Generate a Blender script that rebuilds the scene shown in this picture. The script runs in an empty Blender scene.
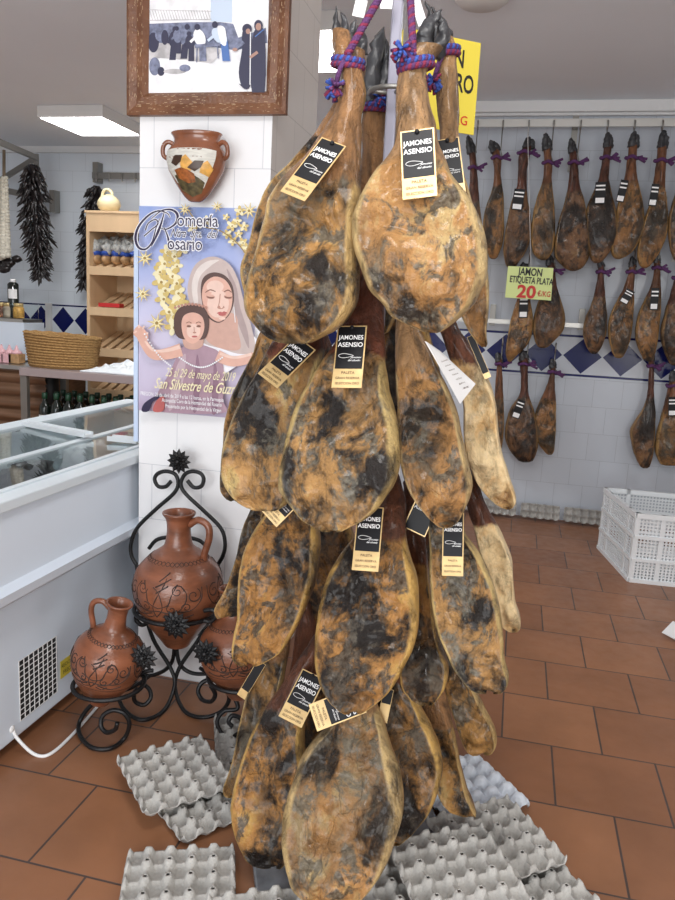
import bpy, math, random
from mathutils import Vector, Matrix, noise
R = math.radians
PI = math.pi
scn = bpy.context.scene
COL = scn.collection
# ------------------------------------------------------------------ camera
CAMZ = 1.45
F_PX = 747.28
MR = ((0.97073503, -0.05167407, 0.23452781), (0.09247635, 0.9817007, -0.16646882), (-0.22163399, 0.18328539, 0.95774988))
cr = Vector((MR[0][0], MR[0][2], -MR[0][1]))
cd = Vector((MR[1][0], MR[1][2], -MR[1][1]))
cf = Vector((MR[2][0], MR[2][2], -MR[2][1]))
cam = bpy.data.cameras.new('camera')
camo = bpy.data.objects.new('camera', cam)
COL.objects.link(camo)
camo.matrix_world = Matrix(((cr.x, -cd.x, -cf.x, 0), (cr.y, -cd.y, -cf.y, 0), (cr.z, -cd.z, -cf.z, CAMZ), (0, 0, 0, 1)))
cam.lens = F_PX / 900 * 36
cam.sensor_width = 36
cam.sensor_fit = 'AUTO'
cam.clip_start = 0.02
scn.camera = camo
# ------------------------------------------------------------------ world + lights + exposure
w = bpy.data.worlds.new('world')
scn.world = w
w.use_nodes = True
w.node_tree.nodes['Background'].inputs[0].default_value = (0.82, 0.91, 1.0, 1)
w.node_tree.nodes['Background'].inputs[1].default_value = 0.68
def area(name, loc, target, sx, sy, power, color=(1, 1, 1)):
    l = bpy.data.lights.new(name, 'AREA')
    l.shape = 'RECTANGLE'; l.size = sx; l.size_y = sy; l.energy = power; l.color = color
    o = bpy.data.objects.new(name, l)
    COL.objects.link(o)
    o.location = loc
    o.rotation_euler = (Vector(target) - Vector(loc)).to_track_quat('-Z', 'Y').to_euler()
    return o
# daylight through the shop front behind the camera
area('shopfront_daylight', (-0.9, -1.9, 1.30), (-0.7, 2.2, 1.65), 2.4, 2.1, 104, (0.98, 0.99, 1.0))
area('shopfront_daylight_door', (1.7, -0.9, 1.5), (-1.2, 2.0, 0.8), 0.9, 1.8, 40, (1.0, 0.97, 0.92))
area('overhead_fill', (-0.2, 0.75, 2.85), (-0.25, 0.95, 0), 0.6, 0.6, 22, (1.0, 0.98, 0.95))  # added fill light, no visible fixture: top highlights on the column hams
area('overhead_fill', (1.6, 3.4, 2.88), (1.6, 3.4, 0), 0.6, 0.6, 11, (0.97, 0.99, 1.0))  # added fill light out of view, brightens the right back wall
area('overhead_fill', (-3.2, 3.9, 2.88), (-3.2, 3.9, 0), 0.6, 0.6, 52, (0.97, 0.99, 1.0))  # added fill light out of view, brightens the left side and far wall
scn.view_settings.view_transform = 'Standard'
scn.view_settings.look = 'None'
scn.view_settings.exposure = 0.02
scn.view_settings.gamma = 1
scn.view_settings.use_curve_mapping = False

def ray(x, y):
    a = (x - 337.5) / F_PX; b = (y - 450) / F_PX
    return cr * a + cd * b + cf
def W(x, y, Y):
    d = ray(x, y); d = d * (Y / d.y)
    return Vector((d.x, Y, d.z + CAMZ))
def FL(x, y, z=0.0):
    d = ray(x, y); d = d * ((CAMZ - z) / -d.z)
    return Vector((d.x, d.y, z))
def OX(x, y, X):
    d = ray(x, y); d = d * (X / d.x)
    return Vector((X, d.y, d.z + CAMZ))
# ------------------------------------------------------------------ materials
def nt(name):
    m = bpy.data.materials.new(name); m.use_nodes = True
    t = m.node_tree
    return m, t, t.nodes['Principled BSDF']
def mat(name, c, rough=0.5, metal=0.0, var=0.0, vscale=8.0, bump=0.0, bscale=40.0, coat=0.0, emit=None, c2=None, spec=0.5, stretch=None):
    m, t, b = nt(name)
    b.inputs['Base Color'].default_value = (*c, 1)
    b.inputs['Roughness'].default_value = rough
    b.inputs['Metallic'].default_value = metal
    b.inputs['Coat Weight'].default_value = coat
    b.inputs['Specular IOR Level'].default_value = spec
    tc = t.nodes.new('ShaderNodeTexCoord')
    src = tc.outputs['Object']
    if stretch:
        mp = t.nodes.new('ShaderNodeMapping'); mp.inputs['Scale'].default_value = stretch
        t.links.new(src, mp.inputs[0]); src = mp.outputs[0]
    if var or c2:
        n = t.nodes.new('ShaderNodeTexNoise'); n.inputs['Scale'].default_value = vscale; n.inputs['Detail'].default_value = 5
        t.links.new(src, n.inputs['Vector'])
        r = t.nodes.new('ShaderNodeValToRGB')
        lo = c2 if c2 else tuple(x * (1 - var) for x in c)
        hi = c if c2 else tuple(min(1, x * (1 + var)) for x in c)
        r.color_ramp.elements[0].position = 0.35; r.color_ramp.elements[1].position = 0.65
        r.color_ramp.elements[0].color = (*lo, 1); r.color_ramp.elements[1].color = (*hi, 1)
        t.links.new(n.outputs['Fac'], r.inputs[0]); t.links.new(r.outputs[0], b.inputs['Base Color'])
    if bump:
        n2 = t.nodes.new('ShaderNodeTexNoise'); n2.inputs['Scale'].default_value = bscale; n2.inputs['Detail'].default_value = 6
        t.links.new(src, n2.inputs['Vector'])
        bp = t.nodes.new('ShaderNodeBump'); bp.inputs['Strength'].default_value = bump; bp.inputs['Distance'].default_value = 0.01
        t.links.new(n2.outputs['Fac'], bp.inputs['Height']); t.links.new(bp.outputs[0], b.inputs['Normal'])
    if emit:
        b.inputs['Emission Color'].default_value = (*c, 1); b.inputs['Emission Strength'].default_value = emit
    return m
def glass(name, tint=(1, 1, 1), rough=0.0):
    m, t, b = nt(name)
    b.inputs['Specular IOR Level'].default_value = 0.3
    b.inputs['Base Color'].default_value = (*tint, 1); b.inputs['Roughness'].default_value = rough
    b.inputs['Transmission Weight'].default_value = 1.0; b.inputs['IOR'].default_value = 1.18
    return m
def math_(t, op, a, b=None, c=None):
    n = t.nodes.new('ShaderNodeMath'); n.operation = op
    for i, v in enumerate((a, b, c)):
        if v is None: continue
        if isinstance(v, (int, float)): n.inputs[i].default_value = v
        else: t.links.new(v, n.inputs[i])
    return n.outputs[0]
def mixc(t, fac, a, b):
    n = t.nodes.new('ShaderNodeMix'); n.data_type = 'RGBA'
    if isinstance(fac, (int, float)): n.inputs[0].default_value = fac
    else: t.links.new(fac, n.inputs[0])
    for s, v in ((6, a), (7, b)):
        if isinstance(v, tuple): n.inputs[s].default_value = (*v, 1)
        else: t.links.new(v, n.inputs[s])
    return n.outputs[2]
def ramp(t, fac, stops, interp='LINEAR'):
    r = t.nodes.new('ShaderNodeValToRGB'); r.color_ramp.interpolation = interp
    el = r.color_ramp.elements
    while len(el) < len(stops): el.new(0.5)
    for e, (p, c) in zip(el, stops):
        e.position = p; e.color = (*c, 1) if isinstance(c, tuple) else (c, c, c, 1)
    t.links.new(fac, r.inputs[0])
    return r.outputs[0]
def tnoise(t, vec, scale, detail=5, rough=0.55, dist=0.0):
    n = t.nodes.new('ShaderNodeTexNoise'); n.inputs['Scale'].default_value = scale; n.inputs['Detail'].default_value = detail
    n.inputs['Roughness'].default_value = rough; n.inputs['Distortion'].default_value = dist
    t.links.new(vec, n.inputs['Vector'])
    return n.outputs['Fac']
def bumpn(t, b, h, strength, dist=0.01):
    bp = t.nodes.new('ShaderNodeBump'); bp.inputs['Strength'].default_value = strength; bp.inputs['Distance'].default_value = dist
    t.links.new(h, bp.inputs['Height']); t.links.new(bp.outputs[0], b.inputs['Normal'])

def floor_mat():
    m, t, b = nt('terracotta_floor')
    tc = t.nodes.new('ShaderNodeTexCoord')
    mp = t.nodes.new('ShaderNodeMapping'); mp.inputs['Location'].default_value = (-0.58 + 0.1693 + 3.386 * 2, -1.4935 + 0.334 * 20, 0)
    t.links.new(tc.outputs['Object'], mp.inputs[0])
    br = t.nodes.new('ShaderNodeTexBrick')
    br.offset = 0.5; br.offset_frequency = 2
    br.inputs['Scale'].default_value = 1; br.inputs['Brick Width'].default_value = 0.3386; br.inputs['Row Height'].default_value = 0.334
    br.inputs['Mortar Size'].default_value = 0.0035; br.inputs['Mortar Smooth'].default_value = 0.15; br.inputs['Bias'].default_value = 0
    br.inputs['Color1'].default_value = (0.235, 0.100, 0.048, 1); br.inputs['Color2'].default_value = (0.31, 0.138, 0.066, 1)
    br.inputs['Mortar'].default_value = (0.075, 0.05, 0.042, 1)
    t.links.new(mp.outputs[0], br.inputs['Vector'])
    n = tnoise(t, tc.outputs['Object'], 3.5, 6)
    v = ramp(t, n, [(0.3, 0.82), (0.7, 1.12)])
    mm = t.nodes.new('ShaderNodeMix'); mm.data_type = 'RGBA'; mm.blend_type = 'MULTIPLY'; mm.inputs[0].default_value = 1
    t.links.new(br.outputs['Color'], mm.inputs[6]); t.links.new(v, mm.inputs[7]); t.links.new(mm.outputs[2], b.inputs['Base Color'])
    b.inputs['Roughness'].default_value = 0.38
    n3 = tnoise(t, tc.outputs['Object'], 18, 6)
    t.links.new(ramp(t, n3, [(0.3, 0.3), (0.7, 0.48)]), b.inputs['Roughness'])
    hh = math_(t, 'SUBTRACT', math_(t, 'MULTIPLY', n3, 0.12), br.outputs['Fac'])
    bumpn(t, b, hh, 0.5, 0.004)
    return m
def tile_mat(name, px, pz, bw, rh, frieze=None, base=(0.80, 0.82, 0.84), rough=0.18, mort=None, zflip=False):
    """white glazed tile on a vertical X-Z face; frieze = (z0, z1, x centre, pitch)"""
    m, t, b = nt(name)
    tc = t.nodes.new('ShaderNodeTexCoord')
    sp = t.nodes.new('ShaderNodeSeparateXYZ'); t.links.new(tc.outputs['Object'], sp.inputs[0])
    X = math_(t, 'ADD', sp.outputs[0], sp.outputs[1]) if zflip else sp.outputs[0]
    cb = t.nodes.new('ShaderNodeCombineXYZ')
    t.links.new(math_(t, 'ADD', X, -px + bw * 40), cb.inputs[0]); t.links.new(math_(t, 'ADD', sp.outputs[2], -pz + rh * 20), cb.inputs[1])
    br = t.nodes.new('ShaderNodeTexBrick'); br.offset = 0.5; br.offset_frequency = 2
    br.inputs['Scale'].default_value = 1; br.inputs['Brick Width'].default_value = bw; br.inputs['Row Height'].default_value = rh
    br.inputs['Mortar Size'].default_value = 0.0016; br.inputs['Mortar Smooth'].default_value = 0.3
    br.inputs['Color1'].default_value = (*base, 1); br.inputs['Color2'].default_value = (*[c * 0.96 for c in base], 1)
    br.inputs['Mortar'].default_value = (*(mort or [c * 0.72 for c in base]), 1)
    t.links.new(cb.outputs[0], br.inputs['Vector'])
    col = br.outputs['Color']
    if frieze:
        z0, z1, xc, pitch = frieze
        zc, hz = (z0 + z1) / 2, (z1 - z0) / 2
        Z = sp.outputs[2]
        inb = math_(t, 'MULTIPLY', math_(t, 'GREATER_THAN', Z, z0), math_(t, 'LESS_THAN', Z, z1))
        line = math_(t, 'GREATER_THAN', math_(t, 'ABSOLUTE', math_(t, 'SUBTRACT', Z, zc)), hz - 0.016)
        u = math_(t, 'ABSOLUTE', math_(t, 'SUBTRACT', math_(t, 'FRACT', math_(t, 'ADD', math_(t, 'DIVIDE', math_(t, 'SUBTRACT', X, xc), pitch), 40.5)), 0.5))
        v = math_(t, 'DIVIDE', math_(t, 'ABSOLUTE', math_(t, 'SUBTRACT', Z, zc)), (hz - 0.018) * 2)
        dia = math_(t, 'LESS_THAN', math_(t, 'ADD', u, v), 0.488)
        blue = math_(t, 'MAXIMUM', line, dia)
        c2 = mixc(t, blue, base, (0.008, 0.012, 0.10))
        col = mixc(t, inb, col, c2)
    t.links.new(col, b.inputs['Base Color'])
    b.inputs['Roughness'].default_value = rough; b.inputs['Specular IOR Level'].default_value = 0.22
    n = tnoise(t, tc.outputs['Object'], 5, 3)
    bumpn(t, b, math_(t, 'SUBTRACT', math_(t, 'MULTIPLY', n, 0.6), br.outputs['Fac']), 0.25, 0.003)
    return m
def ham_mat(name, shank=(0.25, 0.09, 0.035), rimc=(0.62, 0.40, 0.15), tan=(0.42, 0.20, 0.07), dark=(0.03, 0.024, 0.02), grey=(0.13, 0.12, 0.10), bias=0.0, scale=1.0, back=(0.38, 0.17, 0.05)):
    m, t, b = nt(name)
    tc = t.nodes.new('ShaderNodeTexCoord'); oi = t.nodes.new('ShaderNodeObjectInfo')
    vm = t.nodes.new('ShaderNodeVectorMath'); vm.operation = 'ADD'
    cb = t.nodes.new('ShaderNodeCombineXYZ')
    for i, k in enumerate((37.0, 11.0, 23.0)): t.links.new(math_(t, 'MULTIPLY', oi.outputs['Random'], k), cb.inputs[i])
    t.links.new(tc.outputs['Object'], vm.inputs[0]); t.links.new(cb.outputs[0], vm.inputs[1])
    V = vm.outputs[0]
    def attr(n):
        a = t.nodes.new('ShaderNodeAttribute'); a.attribute_name = n; return a.outputs['Fac']
    rim, shk, bck = attr('rim'), attr('shank'), attr('back')
    ms = t.nodes.new('ShaderNodeMapping'); ms.inputs['Scale'].default_value = (1, 1, 0.68); ms.inputs['Rotation'].default_value = (0, 0.35, 0); t.links.new(V, ms.inputs[0])
    VS = ms.outputs[0]
    n1 = tnoise(t, VS, 8.5 * scale, 10, 0.68, 0.35)
    n2 = tnoise(t, VS, 17 * scale, 9, 0.70, 0.5)
    n3 = tnoise(t, VS, 5 * scale, 6, 0.62, 0.2)
    n4 = tnoise(t, V, 85 * scale, 6, 0.65)
    mid = tuple(a * 0.45 + c * 0.55 for a, c in zip(tan, dark))
    hi = tuple(min(1, a * 1.35) for a in tan)
    f1 = ramp(t, math_(t, 'ADD', n1, bias), [(0.425, dark), (0.475, mid), (0.51, tan), (0.575, hi), (0.66, rimc)])
    gmask = ramp(t, n2, [(0.515, 0.0), (0.575, 0.9)])
    g = ramp(t, n4, [(0.36, dark), (0.5, tuple((a + c) / 2 for a, c in zip(dark, grey))), (0.66, grey)])
    f2 = mixc(t, gmask, f1, g)
    f3 = mixc(t, ramp(t, n3, [(0.50, 0.0), (0.60, 0.55)]), f2, mixc(t, ramp(t, n2, [(0.42, 0.0), (0.58, 1.0)]), dark, tuple(c * 1.05 for c in grey)))
    crk = t.nodes.new('ShaderNodeTexVoronoi'); crk.feature = 'DISTANCE_TO_EDGE'; crk.inputs['Scale'].default_value = 13 * scale
    cw = t.nodes.new('ShaderNodeVectorMath'); cw.operation = 'ADD'; cn = t.nodes.new('ShaderNodeTexNoise'); cn.inputs['Scale'].default_value = 9; cn.inputs['Detail'].default_value = 5
    t.links.new(VS, cn.inputs['Vector']); cs = t.nodes.new('ShaderNodeVectorMath'); cs.operation = 'SCALE'; cs.inputs['Scale'].default_value = 0.12
    t.links.new(cn.outputs['Color'], cs.inputs[0]); t.links.new(cs.outputs[0], cw.inputs[0]); t.links.new(VS, cw.inputs[1]); t.links.new(cw.outputs[0], crk.inputs['Vector'])
    crf = ramp(t, crk.outputs['Distance'], [(0.0, 0.35), (0.035, 0.0)])
    f3 = mixc(t, math_(t, 'MULTIPLY', crf, ramp(t, n3, [(0.42, 0.0), (0.55, 1.0)])), f3, tuple(c * 0.6 for c in dark))
    rimf = math_(t, 'MULTIPLY', ramp(t, math_(t, 'ADD', rim, math_(t, 'MULTIPLY', math_(t, 'SUBTRACT', n3, 0.5), 1.5)), [(0.35, 0.0), (0.75, 1.0)]), ramp(t, n1, [(0.38, 0.15), (0.50, 1.0)]))
    f4 = mixc(t, rimf, f3, ramp(t, n2, [(0.38, tuple(c * 0.45 for c in rimc)), (0.52, rimc), (0.7, tuple(min(1, c * 1.2) for c in rimc))]))
    mp = t.nodes.new('ShaderNodeMapping'); mp.inputs['Scale'].default_value = (1, 1, 0.22); t.links.new(V, mp.inputs[0])
    st = tnoise(t, mp.outputs[0], 38, 6, 0.6, 0.8)
    shc = ramp(t, st, [(0.33, tuple(c * 0.35 for c in shank)), (0.5, shank), (0.68, tuple(min(1, c * 1.7) for c in shank))])
    shc = mixc(t, ramp(t, n3, [(0.50, 0.0), (0.66, 0.75)]), shc, tuple(min(1, c * 0.5) for c in shank))
    bkc = ramp(t, n1, [(0.35, tuple(c * 0.3 for c in back)), (0.5, back), (0.68, tuple(min(1, c * 1.5) for c in back))])
    f5 = mixc(t, bck, f4, bkc)
    edge = math_(t, 'ADD', shk, math_(t, 'MULTIPLY', math_(t, 'SUBTRACT', n1, 0.5), 1.6))
    f6 = mixc(t, ramp(t, edge, [(0.42, 0.0), (0.58, 1.0)]), f5, shc)
    t.links.new(f6, b.inputs['Base Color'])
    t.links.new(ramp(t, n2, [(0.38, 0.24), (0.62, 0.60)]), b.inputs['Roughness'])
    b.inputs['Coat Weight'].default_value = 0.3; b.inputs['Coat Roughness'].default_value = 0.14; b.inputs['Specular IOR Level'].default_value = 0.3; b.inputs['Coat IOR'].default_value = 1.4
    hgt = math_(t, 'ADD', math_(t, 'MULTIPLY', n2, 1.0), math_(t, 'ADD', math_(t, 'MULTIPLY', n4, 0.35), math_(t, 'MULTIPLY', st, 0.3)))
    bumpn(t, b, math_(t, 'SUBTRACT', hgt, math_(t, 'MULTIPLY', crf, 0.25)), 0.95, 0.020)
    return m

M = {}
M['floor'] = floor_mat()
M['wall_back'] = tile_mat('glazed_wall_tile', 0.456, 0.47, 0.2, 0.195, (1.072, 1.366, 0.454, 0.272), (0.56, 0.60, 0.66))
M['wall_far'] = tile_mat('glazed_wall_tile_far', 0.1, 0.1, 0.3, 0.2, (1.044, 1.36, -4.682, 0.262), (0.76, 0.81, 0.87))
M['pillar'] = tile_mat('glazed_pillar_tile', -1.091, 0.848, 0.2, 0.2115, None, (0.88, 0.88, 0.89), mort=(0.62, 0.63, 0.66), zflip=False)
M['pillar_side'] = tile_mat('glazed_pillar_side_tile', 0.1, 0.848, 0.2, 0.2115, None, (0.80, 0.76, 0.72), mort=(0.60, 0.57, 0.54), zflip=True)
M['ceiling'] = mat('matt_white_ceiling', (0.84, 0.88, 0.93), 0.7, var=0.02, vscale=1.0)
M['plaster'] = mat('white_plaster', (0.78, 0.78, 0.78), 0.6)
M['wall_plain'] = mat('plain_wall', (0.6, 0.6, 0.6), 0.6)
M['steel'] = mat('brushed_steel', (0.55, 0.54, 0.52), 0.32, 1.0, bump=0.1, bscale=90)
M['steel_dull'] = mat('dull_steel', (0.30, 0.29, 0.27), 0.45, 0.8)
M['galv'] = mat('pale_rail_steel', (0.55, 0.54, 0.51), 0.4, 0.7)
M['light'] = mat('lit_diffuser', (1.0, 1.0, 1.0), 0.5, emit=11.0)
M['lightbox'] = mat('white_lamp_housing', (0.75, 0.74, 0.72), 0.5)
M['post'] = mat('lilac_grey_post', (0.34, 0.33, 0.40), 0.3, 0.3)
M['black_iron'] = mat('black_wrought_iron', (0.012, 0.012, 0.013), 0.42, 0.3, bump=0.2, bscale=120)
M['terracotta'] = mat('burnished_terracotta', (0.20, 0.070, 0.034), 0.30, var=0.3, vscale=9, bump=0.15, bscale=45, coat=0.15, stretch=(1, 1, 3))
M['incised'] = mat('dark_incised_line', (0.03, 0.014, 0.01), 0.6)
M['vase_clay'] = mat('glazed_brown_clay', (0.24, 0.085, 0.04), 0.25, var=0.25, vscale=12, coat=0.4)
M['vase_white'] = mat('chalky_white_glaze', (0.62, 0.60, 0.54), 0.5, var=0.12, vscale=40, stretch=(1, 1, 5))
M['ochre'] = mat('ochre_paint', (0.68, 0.36, 0.08), 0.4, var=0.2, vscale=60)
M['rust_paint'] = mat('rust_paint', (0.30, 0.09, 0.02), 0.4, var=0.4, vscale=70)
M['brown_paint'] = mat('dark_brown_paint', (0.05, 0.022, 0.01), 0.4)
M['moss_paint'] = mat('olive_brown_paint', (0.09, 0.07, 0.03), 0.4, var=0.5, vscale=60)
M['frame_wood'] = mat('flecked_frame_wood', (0.22, 0.095, 0.045), 0.42, c2=(0.14, 0.055, 0.026), vscale=14, bump=0.35, bscale=90)
M['frame_fleck'] = mat('cream_fleck', (0.62, 0.45, 0.28), 0.6)
M['freezer'] = mat('freezer_white_enamel', (0.70, 0.78, 0.88), 0.35)
M['freezer_rim'] = mat('freezer_rim_grey', (0.66, 0.73, 0.78), 0.3)
M['freezer_in'] = mat('freezer_liner', (0.62, 0.70, 0.74), 0.5)
M['glass'] = glass('clear_glass', (0.93, 0.98, 0.98))
M['plastic_clear'] = glass('clear_rail_plastic', (0.95, 0.98, 1.0), 0.15)
M['black'] = mat('matt_black', (0.008, 0.008, 0.008), 0.6)
M['tagblack'] = mat('gloss_black_card', (0.008, 0.008, 0.010), 0.45, spec=0.25)
M['gold'] = mat('gold_foil_card', (0.60, 0.42, 0.19), 0.36, 0.3, var=0.12, vscale=30)
M['ink_white'] = mat('white_ink', (0.92, 0.92, 0.92), 0.5)
M['ink_dark'] = mat('dark_brown_ink', (0.09, 0.05, 0.02), 0.5)
M['ink_black'] = mat('black_ink', (0.01, 0.01, 0.01), 0.5)
M['ink_red'] = mat('red_ink', (0.55, 0.02, 0.01), 0.5)
M['paper'] = mat('white_paper', (0.80, 0.80, 0.80), 0.6)
M['yellow'] = mat('yellow_card', (0.70, 0.57, 0.06), 0.5)
M['lime'] = mat('pale_lime_card', (0.66, 0.76, 0.30), 0.5)
M['hoof'] = mat('black_hoof', (0.018, 0.018, 0.020), 0.38, bump=0.3, bscale=50, c2=(0.05, 0.05, 0.055), vscale=18)
M['rope_p'] = mat('purple_cord', (0.10, 0.03, 0.12), 0.8, bump=0.6, bscale=250)
M['rope_r'] = mat('crimson_cord', (0.22, 0.02, 0.06), 0.8, bump=0.6, bscale=250)
M['rope_b'] = mat('blue_cord', (0.04, 0.09, 0.38), 0.8, bump=0.6, bscale=250)
M['tray'] = mat('grey_pulp_board', (0.42, 0.405, 0.38), 0.9, var=0.12, vscale=10, bump=0.5, bscale=160)
M['tray_w'] = mat('pale_pulp_board', (0.62, 0.66, 0.72), 0.9, var=0.08, vscale=10, bump=0.4, bscale=160)
M['crate'] = mat('white_crate_plastic', (0.80, 0.83, 0.85), 0.35)
M['wood'] = mat('pale_beech_board', (0.66, 0.46, 0.27), 0.5, var=0.06, vscale=6, stretch=(1, 1, 0.15))
M['wood_brown'] = mat('brown_counter_wood', (0.12, 0.06, 0.03), 0.35, c2=(0.22, 0.12, 0.07), vscale=7, stretch=(0.2, 1, 4))
M['wicker'] = mat('esparto_weave', (0.50, 0.30, 0.11), 0.8, c2=(0.28, 0.15, 0.05), vscale=60, bump=0.9, bscale=110, stretch=(1, 1, 2.2))
M['chili'] = mat('dried_black_pepper', (0.014, 0.010, 0.010), 0.3, coat=0.2)
M['garlic'] = mat('garlic_skin', (0.66, 0.62, 0.52), 0.6, var=0.15, vscale=40)
M['rush'] = mat('plaited_stalks', (0.20, 0.15, 0.10), 0.8)
M['gourd'] = mat('cream_gourd', (0.72, 0.62, 0.38), 0.4)
M['bottle'] = mat('dark_bottle_glass', (0.006, 0.010, 0.007), 0.1, coat=0.5)
M['cap'] = mat('dark_green_cap', (0.008, 0.045, 0.022), 0.35)
M['pink'] = mat('pink_wrap', (0.72, 0.42, 0.45), 0.4)
M['tabletop'] = mat('rosy_steel_shelf', (0.40, 0.33, 0.33), 0.35, 0.3)
M['cloth'] = mat('white_polythene', (0.78, 0.82, 0.85), 0.3)
M['blue_pack'] = mat('blue_print_film', (0.04, 0.11, 0.50), 0.3)
M['bag_clear'] = mat('crumpled_film', (0.66, 0.66, 0.62), 0.25, c2=(0.35, 0.36, 0.36), vscale=45, bump=0.8, bscale=60)
M['biscuit'] = mat('biscuit_pack', (0.42, 0.25, 0.12), 0.5, var=0.2, vscale=30)
M['red'] = mat('red_box', (0.55, 0.03, 0.03), 0.4)
M['grey_stone'] = mat('polished_grey_base', (0.20, 0.21, 0.23), 0.22, var=0.35, vscale=14)
M['freezerbag'] = mat('frosted_bag', (0.80, 0.81, 0.74), 0.4, c2=(0.55, 0.55, 0.45), vscale=14, bump=0.7, bscale=30)
M['darkbag'] = mat('dark_bag', (0.05, 0.055, 0.06), 0.3, bump=0.7, bscale=25)
M['tan_pack'] = mat('tan_pack', (0.45, 0.36, 0.28), 0.5, var=0.1)
# ham variants
M['ham_gold'] = ham_mat('cured_ham_golden', shank=(0.25, 0.125, 0.05), bias=-0.005, tan=(0.32, 0.165, 0.05), dark=(0.016, 0.011, 0.008), grey=(0.17, 0.145, 0.105), rimc=(0.50, 0.33, 0.13))
M['ham_tan'] = ham_mat('cured_ham_tan', shank=(0.29, 0.165, 0.075), bias=0.015, tan=(0.34, 0.175, 0.062), dark=(0.022, 0.015, 0.010), grey=(0.19, 0.165, 0.12), rimc=(0.54, 0.38, 0.17))
M['ham_grey'] = ham_mat('cured_ham_grey', shank=(0.13, 0.04, 0.02), bias=0.0, tan=(0.33, 0.18, 0.064), dark=(0.017, 0.013, 0.011), grey=(0.20, 0.185, 0.145), rimc=(0.56, 0.40, 0.16))
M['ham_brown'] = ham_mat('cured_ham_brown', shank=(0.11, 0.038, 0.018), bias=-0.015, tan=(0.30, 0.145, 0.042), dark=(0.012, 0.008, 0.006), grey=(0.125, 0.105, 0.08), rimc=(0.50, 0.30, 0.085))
M['ham_cream'] = ham_mat('cured_ham_cream', shank=(0.13, 0.045, 0.022), bias=0.13, tan=(0.66, 0.40, 0.16), dark=(0.16, 0.06, 0.02), grey=(0.60, 0.36, 0.12), rimc=(0.84, 0.64, 0.36))
M['ham_wall'] = ham_mat('cured_ham_amber', shank=(0.15, 0.06, 0.026), bias=0.0, tan=(0.24, 0.115, 0.04), dark=(0.03, 0.02, 0.012), grey=(0.10, 0.075, 0.05), rimc=(0.38, 0.22, 0.08), scale=0.8, back=(0.24, 0.11, 0.035))
M['ham_wall_d'] = ham_mat('cured_ham_dark', shank=(0.09, 0.032, 0.018), bias=-0.02, tan=(0.15, 0.075, 0.035), dark=(0.018, 0.012, 0.009), grey=(0.07, 0.055, 0.045), rimc=(0.26, 0.15, 0.06), scale=0.8, back=(0.13, 0.06, 0.025))

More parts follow.
